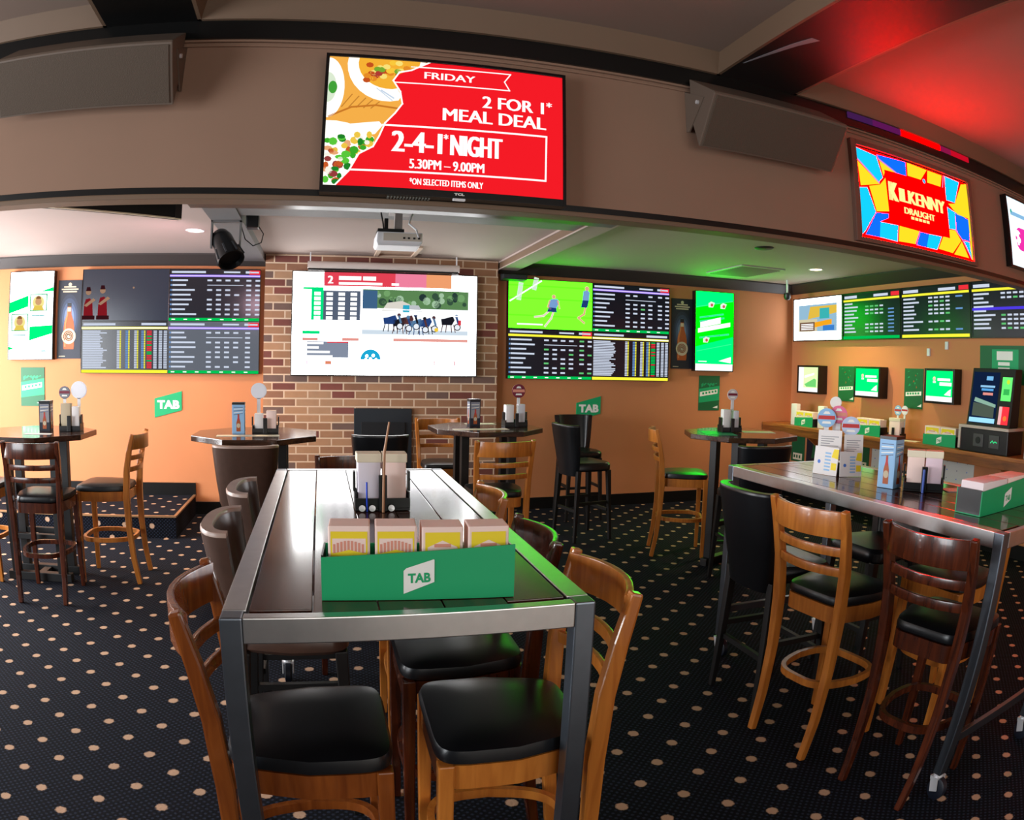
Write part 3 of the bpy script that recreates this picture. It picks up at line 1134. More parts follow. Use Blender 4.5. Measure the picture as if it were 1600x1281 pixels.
def promo_green(p):
    """green poster page with slanted bands and white lettering blocks"""
    p.rect(0, 0, 1, 1, GA, 0)
    p.poly([(0, .30), (1, .44), (1, .90), (0, .79)], GB, 1)
    p.rect(0, 0, 1, .085, W1, 2)
    ln = glow((60, 200, 160), 1.0)
    p.line([(.0, .8), (1, .9)], .008, ln, 2)
    p.line([(.05, .245), (.95, .345)], .008, ln, 2)
    for k, wd in enumerate((.6, .62, .75)):
        y = .68 - .05 * k - (.155 if k == 2 else 0)
        p.line([(.12, y - .01), (.12 + wd, y + .045)], .022, ln, 2)
    p.poly([(.12, .54), (.66, .605), (.66, .685), (.12, .61)], W1, 3)
    p.poly([(.06, .475), (.92, .57), (.92, .625), (.06, .53)], W1, 3)
    for x, y in ((.4, .835), (.72, .825), (.27, .385)):
        p.poly([(x - .07, y - .03), (x + .05, y - .03), (x + .1, y + .03), (x, y + .045), (x - .07, y + .02)], glow((235, 240, 235), 1.0), 3)
        p.disc(x + .02, y, .02, glow((200, 90, 80), 1.0), 4, 10)
    p.poly([(.62, .125), (.95, .1), (.95, .18), (.85, .165)], W1, 3)
    p.rect(.08, .11, .3, .122, W1, 3)


def small_green(p, pale=False):
    p.rect(0, 0, 1, 1, glow((200, 245, 160), 1.1, True) if pale else glow((0, 225, 90), 1.6, True), 0)
    p.rect(0, 0, 1, .16, W1)
    if pale:
        p.rect(0, 0, .25, 1, W1, 1)
        p.poly([(.3, .3), (.8, .55), (.9, .5), (.9, .2), (.4, .2)], glow((120, 220, 120), 1.0), 2)
        p.poly([(.3, .55), (.8, .7), (.8, .78), (.3, .65)], W1, 3)
    else:
        p.rect(.42, .68, .9, .76, W1)
        p.rect(.5, .52, .95, .63, W1)
        p.disc(.3, .74, .07, glow((240, 225, 190), 1.0), 2)
        p.rect(.25, .6, .36, .67, glow((240, 240, 240), 1.0), 2)
        p.poly([(.68, .22), (.93, .2), (.93, .42), (.83, .36)], W1, 2)


def aerial(p):
    """white page framing a colour photograph"""
    p.rect(0, 0, 1, 1, PW, 0)
    p.rect(.1, .2, .9, .85, glow((150, 190, 215), 1.0), 1)
    p.rect(.1, .2, .5, .5, glow((215, 205, 170), 1.0), 2)
    p.poly([(.3, .5), (.9, .62), (.9, .8), (.35, .8)], glow((230, 190, 70), 1.0), 2)
    p.poly([(.45, .3), (.8, .36), (.8, .48), (.45, .42)], glow((250, 170, 30), 1.0), 3)
    p.rect(.55, .5, .75, .75, glow((60, 180, 180), 1.0), 3)
    p.rect(.62, .22, .85, .34, glow((60, 130, 210), 1.0), 3)
    p.rect(.13, .22, .45, .43, glow((120, 90, 70), 1.0), 4)
    for k in range(4):
        p.rect(.16, .25 + .04 * k, .42, .27 + .04 * k, W1, 5)


def fixed(p, bar, foot, second=None):
    """odds page of the right hand wall: names at the left, prices in the middle"""
    p.rect(0, 0, 1, 1, SD, 0)
    p.rect(.02, .9, .25, .96, WTXT)
    p.rect(.55, .9, .8, .955, WTXT)
    p.rect(.85, .89, .99, .975, REDT)
    p.rect(0, .83, 1, .875, bar)
    for r in range(9):
        y = .76 - r * .078
        p.rect(.02, y, .02 + rnd.uniform(.14, .3), y + .035, WTXT)
        if rnd.random() < .85:
            for k in range(4):
                p.rect(.4 + k * .085, y, .46 + k * .085, y + .034, GTXT if rnd.random() < .25 else WTXT)
        if rnd.random() < .4:
            p.rect(.8, y, .9, y + .03, BLT)
    if second:
        p.rect(0, .48, 1, .53, second, 2)
    if foot:
        p.rect(0, 0, 1, .06, foot, 2)


FW = 6.872  # back wall plane
# left video wall: four screens
xl, xr_, zb, ztp = -2.453, -.626, 1.413, 2.447
ww, hh = (xr_ - xl) / 2, (ztp - zb) / 2
dp = FW - 6.80
G_V = 'video wall screens'
tv('wall_screen', 'black wall screen with two red-clad performers, upper left of the left video wall', ww, hh, (xl + ww / 2, FW, zb + hh), 0, dp, performers, .004, group=G_V)
tv('wall_screen', 'dark odds board with purple bar and green foot, upper right of the left video wall', ww, hh, (xl + ww * 1.5, FW, zb + hh), 0, dp, lambda p: board(p, PURP, GFOOT), .004, group=G_V)
tv('wall_screen', 'dense results board with yellow bars, lower left of the left video wall', ww, hh, (xl + ww / 2, FW, zb), 0, dp, dense, .004, group=G_V)
tv('wall_screen', 'grey glaring odds board with green foot, lower right of the left video wall', ww, hh, (xl + ww * 1.5, FW, zb), 0, dp, lambda p: board(p, PURP, GFOOT, SDG, 5), .004, group=G_V)
# right video wall
xl, xr_, zb, ztp = 1.893, 3.782, 1.391, 2.437
ww, hh = (xr_ - xl) / 2, (ztp - zb) / 2
tv('wall_screen', 'bright green football screen with two running players, right video wall', ww, hh, (xl + ww / 2, FW, zb + hh), 0, dp, footy, .004, group=G_V)
tv('wall_screen', 'dark odds board with purple bar, upper right of the right video wall', ww, hh, (xl + ww * 1.5, FW, zb + hh), 0, dp, lambda p: board(p, PURP, GFOOT, SD, 6, 8, .1), .004, group=G_V)
tv('wall_screen', 'dark odds board with yellow bar and green prices, lower left of the right video wall', ww, hh, (xl + ww / 2, FW, zb), 0, dp, lambda p: board(p, YFOOT, GFOOT, SD, 6, 8, .25), .004, group=G_V)
tv('wall_screen', 'dense results board with yellow bars, lower right of the right video wall', ww, hh, (xl + ww * 1.5, FW, zb), 0, dp, dense, .004, group=G_V)
# portrait screens
tv('portrait_screen', 'white portrait screen with green slants and two round portraits, far left wall', .532, .899, (-3.036, FW, 1.547), 0, dp, promo_white, .008)
tv('portrait_screen', 'bright green portrait screen with white lettering on the right orange wall', .534, .924, (4.392, FW, 1.513), 0, dp, promo_green, .008)
# big television on the chimney breast
tv('large_television', 'huge white television showing harness racing on the brick chimney', 1.851, 1.027, (.6195, 6.769, 1.403), 0, .069, race, .01, .012)

# right wall: four screens side by side
RZ = R(-90)
SPX = XR
for (ya, yb, draw, lab) in ((6.775, 5.885, aerial, 'white screen with a framed colour picture, first on the right wall by the corner'),
                            (5.882, 4.975, lambda p: fixed(p, YFOOT, GFOOT), 'odds screen with yellow bar and green foot, second on the right wall'),
                            (4.965, 4.008, lambda p: fixed(p, YFOOT, YFOOT), 'odds screen with yellow bar and yellow foot, third on the right wall'),
                            (3.998, 3.04, lambda p: fixed(p, YFOOT, None, glow((80, 60, 230), 1.0)), 'odds screen crossed by a violet bar, nearest of the row on the right wall')):
    tv('odds_screen', lab, ya - yb, .517, (SPX, (ya + yb) / 2, 1.903), RZ, .067, draw, .012, group='screens in a row on the right wall')
# three small deep betting monitors below
for (yc, pale, lab) in ((6.40, True, 'small deep black monitor with a pale page, nearest the corner on the right wall'),
                        (5.41, False, 'small deep black monitor with a green page, middle one over the wall shelf'),
                        (4.37, False, 'small deep black monitor with a green page, beside the dark kiosk')):
    tv('betting_monitor', lab, .40, .33, (SPX, yc, 1.285), RZ, .13, lambda p, q=pale: small_green(p, q), .022, group='small monitors over the shelf')

# ------------------------------------------------------------------ on the bulkhead
RED1 = glow((226, 24, 34), .85, True)
EDGE = [(.415, 1.0), (.34, .924), (.29, .9), (.266, .83), (.297, .744), (.307, .648), (.279, .572), (.239, .488), (.217, .384), (.194, .303), (.138, .244), (.1, .111), (.046, 0)]


def meal(p):
    p.rect(0, 0, 1, 1, RED1, 0)
    wtx = glow((255, 250, 248), 1.15)
    # food photograph, cut off by a wavy edge
    e = EDGE
    for a, b in zip(e[:-1], e[1:]):
        p.poly([(0, a[1]), a, b, (0, b[1])], glow((236, 168, 70), 1.1), 1)

    def lim(v):
        for a, b in zip(e[:-1], e[1:]):
            if b[1] <= v <= a[1]:
                f = (v - b[1]) / (a[1] - b[1] + 1e-9)
                return b[0] + f * (a[0] - b[0])
        return e[-1][0]
    wp, bl = glow((255, 252, 240), 1.2), glow((200, 216, 235), 1.0)

    def blob(cx, cy, rx, ry, m, layer, n=30):
        pts = [(cx + rx * math.cos(2 * PI * k / n), cy + ry * math.sin(2 * PI * k / n)) for k in range(n)]
        pts = [(max(0.0, min(u, lim(min(.999, max(0.001, v))) - .003)), min(.999, max(.001, v))) for u, v in pts]
        p.poly(pts, m, layer)
    blob(.24, .95, .165, .29, wp, 2)
    blob(.25, .96, .13, .20, glow((236, 170, 50), 1.1), 3)
    blob(.0, .75, .068, .24, wp, 3)
    blob(.0, .75, .035, .12, glow((220, 235, 210), 1.0), 4)
    blob(.02, .75, .018, .05, glow((70, 170, 60), .9), 5)
    for k in range(34):
        blob(.15 + .19 * rnd.random(), .82 + .16 * rnd.random(), .016, .022, glow(rnd.choice(((196, 80, 30), (250, 200, 60), (230, 140, 40), (250, 225, 120), (120, 170, 50), (176, 60, 50))), 1.0), 4 + k % 4, 8)
    for k in range(5):
        p.line([(.06 + .03 * k, .60), (.10 + .028 * k, .70 - .012 * k)], .008, glow((196, 130, 50), 1.0), 2)
    p.line([(.22, .745), (.27, .69)], .012, bl, 5)
    p.line([(.2, .76), (.265, .67)], .008, bl, 5)
    p.line([(.01, .52), (.1, .6), (.2, .625), (.29, .61)], .014, glow((200, 120, 40), 1.0), 3)
    blob(.02, .2, .22, .29, wp, 3)
    p.poly([(0, .43), (.1, .47), (.215, .5), (.23, .47), (.2, .4), (0, .33)], wp, 4)
    cols = ((60, 170, 40), (90, 200, 60), (240, 200, 70), (200, 90, 40), (250, 245, 230), (150, 60, 60), (30, 130, 40), (235, 170, 120))
    for k in range(60):
        v = .02 + .38 * rnd.random()
        u = rnd.random() * min(.18, lim(v) - .01)
        blob(u + .004, v, rnd.uniform(.010, .020), rnd.uniform(.016, .032), glow(cols[k % 8], 1.0), 4 + k % 5, 8)
    p.line(e, .012, wtx, 10)
    # banner and words
    p.line([(.34, .955), (.766, .972), (.739, .903), (.762, .835), (.27, .819)], .009, wtx, 3)
    p.text('FRIDAY', .395, .868, .612, .922, wtx, 3, .03)
    p.text('2 FOR 1', .643, .672, .915, .768, wtx, 3, .03)
    p.text('*', .925, .735, .952, .775, wtx, 3, .04)
    p.text('MEAL DEAL', .476, .545, .925, .642, wtx, 3, .03)
    p.line([(.232, .475), (.926, .490), (.922, .137), (.1, .122)], .014, wtx, 3)
    p.text('2-4-1', .268, .278, .478, .436, wtx, 3, .03)
    p.text('*', .482, .395, .503, .435, wtx, 3, .04)
    p.text('NIGHT', .51, .275, .733, .435, wtx, 3, .03)
    p.text('5.30PM \u2013 9.00PM', .343, .155, .656, .228, wtx, 3, .025)
    p.text('*ON SELECTED ITEMS ONLY', .346, .033, .652, .083, wtx, 3, .02)


mt = tv('television', 'television with a red meal deal advert in the middle of the brown bulkhead', 1.205, .705, (.568, BY, 2.335), 0, .085, meal, .016, .035)
lg = Pic(.05, .012)
lg.text('TCL', 0, 0, 1, 1, WHITEI, 1, 0, 0, .05)
lg.build('maker_logo', mt, (.06, -.0895, .013))
MB().box(.03, .09, -.092, -.075, -.012, -.001).build('sensor', WHITEP, mt, 0.002)
v = MB()
for k in range(14):
    v.box(-.28 + k * .015, -.272 + k * .015, -.06, -.02, -.006, .002)
v.build('vent', GRILL, mt)

# illuminated stained-glass beer sign
SIGN = dict(c=[[(0, 1), (.164, .96), (.2, .722), (.163, .653), (.016, .87), (0, .9)], [(.767, 1), (.921, .99), (.849, .687), (.755, .685)], [(.009, .542), (.072, .565), (.125, .306), (.036, .063), (.01, .02)], [(.153, .206), (.295, .212), (.282, .02), (.142, .03)], [(.749, .61), (.84, .57), (.835, .34), (.752, .331)], [(.909, .233), (.976, .24), (.99, .03)], [(.56, .2), (.684, .21), (.629, .03), (.53, .03)]],
            b=[[(.164, .98), (.405, 1), (.399, .827), (.308, .822), (.177, .928)], [(.036, .03), (.125, .3), (.223, .32), (.22, .267), (.153, .206), (.142, .03)], [(.482, .199), (.56, .2), (.53, .03), (.438, .03)], [(.84, .57), (.985, .528), (.98, .248), (.896, .243), (.839, .34)]],
            y=[[(.014, .843), (.158, .651), (.171, .637), (.024, .566)], [(.18, .916), (.308, .829), (.225, .82), (.206, .744)], [(.416, 1), (.594, .99), (.527, .84), (.41, .838)], [(.6, .99), (.739, .99), (.715, .836), (.585, .83)], [(.939, .97), (.985, .99), (.982, .543), (.862, .545), (.777, .65), (.848, .679)], [(.086, .584), (.17, .63), (.219, .73), (.227, .347), (.13, .314)], [(.304, .209), (.472, .203), (.434, .04), (.29, .03)], [(.696, .213), (.763, .221), (.763, .321), (.826, .335), (.882, .224), (.784, .04), (.642, .05)], [(.888, .219), (.956, .03), (.796, .03)]])
REDS = glow((255, 0, 0), 36.0, True)


def stained(p):
    p.rect(0, 0, 1, 1, REDS, 0)
    for k, col in (('c', (20, 205, 250)), ('b', (16, 110, 250)), ('y', (246, 220, 36))):
        m = glow(col, 1.1)
        for q in SIGN[k]:
            p.poly(q, m, 1)
    pk = glow((225, 140, 225), 1.0)
    p.line([(.01, .87), (.165, .65)], .018, pk, 2)
    p.line([(.18, .93), (.31, .83)], .018, pk, 2)
    p.line([(.755, .99), (.735, .84), (.752, .6), (.757, .33)], .016, pk, 2)
    p.line([(.83, .34), (.9, .235), (.985, .03)], .016, pk, 2)
    p.line([(.475, .2), (.434, .05)], .012, pk, 2)
    p.poly([(.975, .99), (1, 1), (1, .02), (.985, .02)], glow((246, 220, 36), 1.1), 2)
    p.poly([(.215, .822), (.757, .836), (.763, .215), (.237, .222)], REDS, 3)
    p.disc(.555, .835, .03, glow((60, 190, 240), 1.0), 4, 10)
    tx = glow((252, 240, 150), 1.15)
    p.text('K', .235, .485, .315, .70, tx, 5, .06)
    p.text('ILKENNY', .318, .50, .738, .655, tx, 5, .055)
    p.text('DRAUGHT', .352, .37, .628, .445, tx, 5, .06)
    for k in range(5):
        p.rect(.407 + k * .034, .32, .434 + k * .034, .353, tx, 5)


ks = thing('beer_sign', 'illuminated stained glass style beer sign with red centre on the bulkhead', 'sign', (3.865, BY, 2.375))
b = MB()
b.box(-.705, -.655, -.035, 0, 0, .68).box(.655, .705, -.035, 0, 0, .68).box(-.655, .655, -.035, 0, 0, .03).box(-.655, .655, -.035, 0, .645, .68)
b.build('frame', paint('sign_frame', (116, 84, 72), 0.5), ks, 0.004)
MB().box(-.655, .655, -.012, 0, .03, .645).build('backing', BLACKM, ks)
p = Pic(1.31, .60)
stained(p)
p.build('glass_panel', ks, (0, -.014, .033))


def dollar(p):
    p.rect(0, 0, 1, 1, glow((214, 238, 250), 1.15, True), 0)
    p.rect(.05, .74, .5, .80, glow((140, 190, 230), 1.0))
    p.disc(.065, .8, .03, glow((60, 170, 160), 1.0), 2)
    mg = glow((236, 50, 170), 1.1)
    p.disc(.2, .42, .17, mg, 1, 24)
    p.rect(.2, .25, .6, .59, mg, 1)
    p.text('$', .10, .32, .2, .54, W1, 3, .05)


tv('television', 'television with a pink price bubble, cut by the right edge of the picture', 1.05, .60, (5.62, BY, 2.45), 0, .07, dollar, .014)

# red light strip on the crown above the beer sign
ls = thing('light_strip', 'glowing red and violet light strip on the black crown above the beer sign', 'light strip', (3.9, BY - .03, 3.213))
for (x0, x1, col, st_) in ((-.74, -.5, (70, 30, 84), .6), (-.5, -.2, (100, 24, 90), .6), (-.2, .28, (255, 0, 0), 3.0), (.28, .42, (140, 20, 70), .7), (.42, .68, (190, 10, 34), .8)):
    MB().box(x0, x1, -.012, 0, -.021, .021).build('strip_segment', glow(col, st_, True), ls, .004)

# long loudspeakers
SPROF = [(-.05, .22), (-.115, .044), (-.302, .290), (-.295, .305), (-.05, .465)]
for (cx, lab) in ((-1.228, 'long brown loudspeaker at the left end of the bulkhead'), (2.408, 'long brown loudspeaker on the bulkhead left of the beer sign')):
    L = .963
    right = cx > 0
    t = thing('loudspeaker', lab, 'speaker', (cx, BY, 2.70))
    MB().loft([[(-L / 2, y, z) for y, z in SPROF], [(L / 2, y, z) for y, z in SPROF]]).build('cabinet', SPKC, t, 0.006)
    g = MB()
    n_ = Vector((-.246, -.187)).normalized() * .006
    e0, e1 = Vector((-.122, .053)), Vector((-.296, .282))
    g.loft([[(x, e0.x, e0.y), (x, e0.x + n_.x, e0.y + n_.y), (x, e1.x + n_.x, e1.y + n_.y), (x, e1.x, e1.y)] for x in (-L / 2 + .018, L / 2 - .018)])
    g.build('grille', SPKG, t, 0.002)
    for sx in (-1, 1):
        b = MB()
        xe = sx * (L / 2 + .002)
        b.loft([[(xe + q, -.001, .16), (xe + q, -.03, .15), (xe + q, -.20, .30), (xe + q, -.001, .40)] for q in (-.004, .004)])
        b.build('bracket', SPKC, t)
        k = MB().lathe([(.012, 0), (.012, .012)], 10)
        k.xform(Matrix.Translation((sx * (L / 2 + .006), -.14, .29)) @ Matrix.Rotation(R(90 * sx), 4, 'Y'))
        k.build('bolt', CASTW, t)

# ------------------------------------------------------------------ hanging from the back-room ceiling
pj = thing('projector', 'white projector hanging upside down from the back-room ceiling', 'projector', (.475, 4.40, 2.535))
MB().loft([[(x * 1.0, y, -.245) for x, y in ((-.14, -.11), (.13, -.11), (.14, .12), (-.14, .12))], [(x, y, -.225) for x, y in ((-.15, -.125), (.145, -.125), (.15, .13), (-.15, .13))], [(x, y, -.16) for x, y in ((-.145, -.125), (.145, -.125), (.145, .13), (-.145, .13))]]).build('body', WHITEP, pj, 0.008)
MB().box(-.105, .14, -.1285, -.124, -.218, -.168).build('connector_panel', paint('beige_panel', (196, 186, 172), .5), pj)
for x in (.02, .05, .085, .115):
    MB().box(x, x + .014, -.131, -.127, -.205, -.193).build('socket', BLACKP, pj)
MB().box(-.14, .03, -.1, .06, -.16, -.135).build('mount_plate', BLACKP, pj, 0.003)
MB().box(-.025, .025, -.03, .03, -.135, -.02).box(-.06, .08, -.06, .06, -.02, 0).build('mount_arm', paint('mount_grey', (150, 142, 138), .5), pj, 0.002)
MB().tube([(.12, -.13, -.19), (.1, -.16, -.15), (.06, -.1, -.1), (.08, -.02, -.04), (.1, .0, 0)], .006, 8).build('cable', WHITEP, pj, smooth=True)
MB().tube([(-.1, -.08, -.14), (-.11, -.1, -.09), (-.12, -.06, -.02), (-.12, -.05, 0)], .005, 8).build('cable', BLACKP, pj, smooth=True)
MB().box(-.095, -.07, -.06, -.02, -.135, -.06).build('aerial', BLACKP, pj, 0.003)

sc = thing('projection_screen', 'white roll-up projection screen case hanging above the huge white television', 'screen case', (.588, 6.62, 2.44))
MB().lathe([(.036, -.745), (.036, .745)], 16).xform(Matrix.Translation((0, 0, .038)) @ Matrix.Rotation(R(90), 4, 'Y')).build('case', paint('screen_case', (206, 192, 186), .45), sc, smooth=True)
for x in (-.72, .72):
    MB().box(x - .006, x + .006, -.006, .006, .07, .16).build('hanger', WHITEP, sc)
MB().box(-.74, .74, -.012, .0, -.016, .004).build('weight_bar', BLACKP, sc)

hp = thing('hanging_panel', 'black panel hung at a slant from the left back-room ceiling', 'panel', (-1.33, 3.93, 2.40), R(31))
MB().box(-.53, .50, -.03, .03, .006, .20).build('panel', BLACKM, hp)
MB().box(-.53, .50, -.034, -.02, 0, .008).build('pale_edge', paint('pale_edge', (235, 220, 190), .4), hp)
MB().box(.46, .5, -.036, .032, .006, .20).build('end_cap', paint('end_cap', (44, 38, 36), .5), hp)

# stage lamp under the left beam
pc = thing('stage_lamp', 'black stage lamp hanging in a grey yoke under the left ceiling beam', 'lamp', (-.70, 4.83, 2.53))
y = MB().box(-.108, -.096, -.02, .02, -.20, 0).box(.096, .108, -.02, .02, -.20, 0).box(-.108, .108, -.02, .02, -.012, 0)
y.build('yoke', BEAMG, pc)
can = MB().lathe([(.03, -.15), (.06, -.13), (.078, -.08), (.082, .0), (.095, .09), (.097, .13), (.086, .13), (.08, .10)], 20)
can.xform(Matrix.Translation((0, 0, -.19)) @ Matrix.Rotation(R(-28), 4, 'Y') @ Matrix.Rotation(R(152), 4, 'X'))
can.build('can', paint('lamp_black', (10, 11, 14), .3), pc, smooth=True)
for s_ in (-1, 1):
    MB().bar((s_ * .085, 0, -.19), (s_ * .115, 0, -.19), .022, .022).build('knob', CASTW, pc)
for a in range(8):
    r_ = Matrix.Translation((0, 0, -.19)) @ Matrix.Rotation(R(-28), 4, 'Y') @ Matrix.Rotation(R(152), 4, 'X')
    pt = r_ @ Vector((.088 * math.cos(a * PI / 4), .088 * math.sin(a * PI / 4), .03))
    pt2 = r_ @ Vector((.10 * math.cos(a * PI / 4), .10 * math.sin(a * PI / 4), .12))
    MB().bar(pt, pt2, .012, .008).build('fin', paint('lamp_grey', (60, 62, 66), .35), pc)
spot('stage_lamp_light', (-.80, 4.92, 2.25), (-2.7, 6.87, 1.6), 42, (1.0, .62, .74), 120, .9, .09)
sl = thing('spot_lamp', 'small black spot lamp with a looped cable on the left ceiling beam', 'lamp', (-.51, 4.80, 2.60))
MB().box(-.045, .045, -.05, .05, -.13, -.02).build('housing', BLACKP, sl, 0.01)
MB().box(-.02, .02, -.02, .02, -.02, 0).build('mount', BLACKP, sl)
MB().tube([(.04, 0, -.11), (.075, .03, -.16), (.06, .05, -.22), (.0, .07, -.24), (-.06, .09, -.19), (-.10, .10, -.07)], .004, 8).build('cable', BLACKP, sl, smooth=True)

# downlights, vent, ceiling speaker, hatch
for (x, y, on, lab) in ((-1.065, 5.578, True, 'lit round downlight in the left back-room ceiling'), (4.871, 5.576, True, 'lit round downlight in the right back-room ceiling')):
    d = thing('downlight', lab, 'light', (x, y, CZ), group='ceiling downlights')
    MB().lathe([(.06, -.001), (.075, -.006), (.08, 0)], 24).build('trim_ring', WHITEP, d, smooth=True)
    MB().lathe([(.0005, -.0035), (.058, -.0035), (.058, -.002)], 24).build('lamp_face', glow((255, 226, 180), 12, True), d)
    s_ = spot('lamp_light', (x, y, CZ - .02), (x, y, 0), 80, WARM, 125, .8, .04)
cs = thing('ceiling_speaker', 'small dark round ceiling fitting behind the bulkhead on the right', 'speaker', (3.647, 4.855, CZ))
MB().lathe([(.001, -.012), (.07, -.012), (.085, -.004), (.085, 0)], 24).build('grille', BLACKM, cs, smooth=True)
va = thing('air_vent', 'square air vent grille in the right back-room ceiling', 'vent', (4.33, 6.11, CZ))
MB().box(-.28, .28, -.34, .34, -.012, 0).build('frame', paint('vent_frame', (176, 176, 168), .5), va)
s_ = MB()
for k in range(15):
    yy = -.30 + k * .042
    s_.loft([[(-.25, yy, -.013), (.25, yy, -.013), (.25, yy + .03, -.022), (-.25, yy + .03, -.022)], [(-.25, yy, -.011), (.25, yy, -.011), (.25, yy + .03, -.02), (-.25, yy + .03, -.02)]])
s_.build('louvres', GRILL, va)
ht = thing('ceiling_hatch', 'framed access hatch in the ceiling above the brick chimney', 'hatch', (.69, 6.38, CZ))
MB().box(-.16, .16, -.27, .27, -.006, 0).build('panel', paint('hatch_panel', (168, 138, 118), .7), ht)
MB().box(-.2, -.16, -.31, .31, -.02, 0).box(.16, .2, -.31, .31, -.02, 0).box(-.16, .16, -.31, -.27, -.02, 0).box(-.16, .16, .27, .31, -.02, 0).build('frame', paint('hatch_frame', (196, 172, 152), .6), ht, 0.003)
bs = thing('wall_speaker', 'small black speaker above the left edge of the right video wall', 'speaker', (1.93, D, 2.40))
MB().loft([[(x, -.085, .0), (x, -.20, .01), (x, -.21, .06), (x, -.085, .075)] for x in (-.13, .13)]).build('cabinet', paint('slate_black', (34, 38, 42), .5), bs, 0.01)
MB().box(-.03, .03, -.10, 0, .05, .085).build('bracket', BLACKP, bs)
ca = thing('security_camera', 'small camera on a white drop pole in the right back corner', 'camera', (5.18, 6.45, CZ))
MB().tube([(0, 0, 0), (0, 0, -.16)], .012, 10).build('pole', WHITEP, ca)
MB().lathe([(.001, -.24), (.03, -.23), (.042, -.2), (.04, -.16), (.02, -.15)], 16).build('dome', BLACKP, ca, smooth=True)

# ------------------------------------------------------------------ on the walls
BLUEG = paint('steel_blue_print', (90, 112, 150), .5)


def beer_poster(p):
    """dark poster with a brown long-neck bottle wearing a round spiral badge"""
    p.rect(0, 0, 1, 1, NAVY, 0)
    for k, (r_, c_) in enumerate(((.30, (30, 40, 62)), (.25, (46, 60, 88)), (.20, (70, 88, 122)), (.14, (110, 130, 164)))):
        p.disc(.5, .52, r_, paint('mist_%d' % k, c_, .5), .5 + .3 * k, 28, .5)
    p.poly([(.29, .12), (.71, .12), (.73, .16), (.73, .40), (.69, .48), (.60, .56), (.575, .66), (.425, .66), (.40, .56), (.31, .48), (.27, .40), (.27, .16)], AMBER, 3)
    p.poly([(.31, .15), (.37, .15), (.37, .44), (.45, .56), (.45, .66), (.425, .66), (.40, .56), (.31, .46)], paint('amber_light', (214, 130, 70), .5), 4)
    p.rect(.41, .66, .59, .71, BLACKP, 4)
    p.rect(.43, .60, .57, .65, TANI, 5)
    p.disc(.5, .285, .10, TANI, 5, 24)
    sp = []
    for k in range(40):
        a, r = k * .42, .018 + .0014 * k
        sp.append((.5 + r * math.cos(a) * p.h / p.w, .285 + r * math.sin(a)))
    p.line(sp, .012, AMBER, 6)
    p.disc(.5, .945, .025, TANI, 3, 12)
    for k, (a, b) in enumerate(((.24, .76), (.14, .86), (.2, .8))):
        p.rect(a, .905 - k * .03, b, .923 - k * .03, TANI, 3)
    p.rect(.08, .025, .35, .035, TANI, 3)


def flat_sign(name, label, cat, w, h, loc, rz, draw, t=.008, case=BLACKP, group=None, part='print'):
    o = thing(name, label, cat, loc, rz, group)
    MB().box(-w / 2, w / 2, -t, 0, 0, h).build('board', case, o, .001)
    p = Pic(w, h)
    draw(p)
    p.build(part, o, (0, -t - .0006, 0))
    return o


flat_sign('beer_poster', 'dark beer bottle poster on the far left wall beside the white portrait screen', 'poster', .262, .79, (-2.612, D, 1.558), 0, beer_poster, .012)
flat_sign('beer_poster', 'dark beer bottle poster on the right wall between the video wall and green screen', 'poster', .275, .80, (3.985, D, 1.535), 0, beer_poster, .012)


def leaf_poster(p):
    p.rect(0, 0, 1, 1, GREENC, 0)
    p.poly([(0, 0), (1, 0), (1, .3), (0, .22)], GREEND, 1)
    p.poly([(0, .62), (1, .72), (1, 1), (0, 1)], GREEND, 1)
    for k in range(6):
        p.poly([(.12 + .13 * k, .66 + .05 * (k % 3)), (.22 + .13 * k, .72 + .05 * (k % 2)), (.2 + .13 * k, .80), (.1 + .12 * k, .75)], GREENC, 2)
    p.poly([(.05, .40), (.9, .49), (.9, .62), (.05, .53)], WHITEI, 3)
    for k in range(5):
        p.rect(.16 + .15 * k, .46 + .016 * k, .25 + .15 * k, .52 + .016 * k, GREENC, 4)
    p.poly([(.68, .08), (.92, .06), (.92, .14), (.84, .12)], WHITEI, 3)


def plaque(name, label, w, h, loc, rz=0, cut=.28):
    """slanted green plaque with white letters"""
    o = thing(name, label, 'sign', loc, rz)
    b = MB()
    pts = [(-w / 2, 0), (w / 2, h * cut), (w / 2, h), (-w / 2, h * (1 - cut))]
    b.loft([[(x, 0, z) for x, z in pts], [(x, -.008, z) for x, z in pts]])
    b.build('plaque', GREENC, o)
    p = Pic(w, h)
    p.text('TAB', .1, .33, .92, .66, WHITEI, 1, 0, 0, .05)
    p.build('lettering', o, (0, -.0085, 0))
    return o


plaque('wall_plaque', 'slanted green plaque with white lettering on the left orange wall', .28, .265, (-1.55, D, .973))
plaque('wall_plaque', 'slanted green plaque with white lettering on the right orange wall behind a stool', .287, .265, (2.837, D, .95))
flat_sign('betting_poster', 'green poster below the white portrait screen on the far left wall', 'poster', .28, .393, (-3.03, D, 1.077), 0, leaf_poster, .006, GREEND)
flat_sign('betting_poster', 'green poster below the bright green portrait screen on the right orange wall', 'poster', .285, .405, (4.376, D, 1.057), 0, leaf_poster, .006, GREEND)


def tall_leaf(p):
    p.rect(0, 0, 1, 1, GREEND, 0)
    for k in range(9):
        a = rnd.random()
        p.poly([(.1 + .7 * a, .5 + .05 * k), (.25 + .7 * a * .8, .53 + .05 * k), (.2 + .7 * a * .8, .58 + .045 * k)], GREENC if k % 3 else AMBER, 1)
    p.poly([(.08, .30), (.92, .34), (.92, .44), (.08, .40)], WHITEI, 2)
    for k in range(5):
        p.rect(.16 + .14 * k, .34 + .006 * k, .25 + .14 * k, .39 + .006 * k, GREENC, 3)
    p.poly([(.72, .06), (.95, .05), (.95, .13), (.86, .1)], WHITEI, 2)


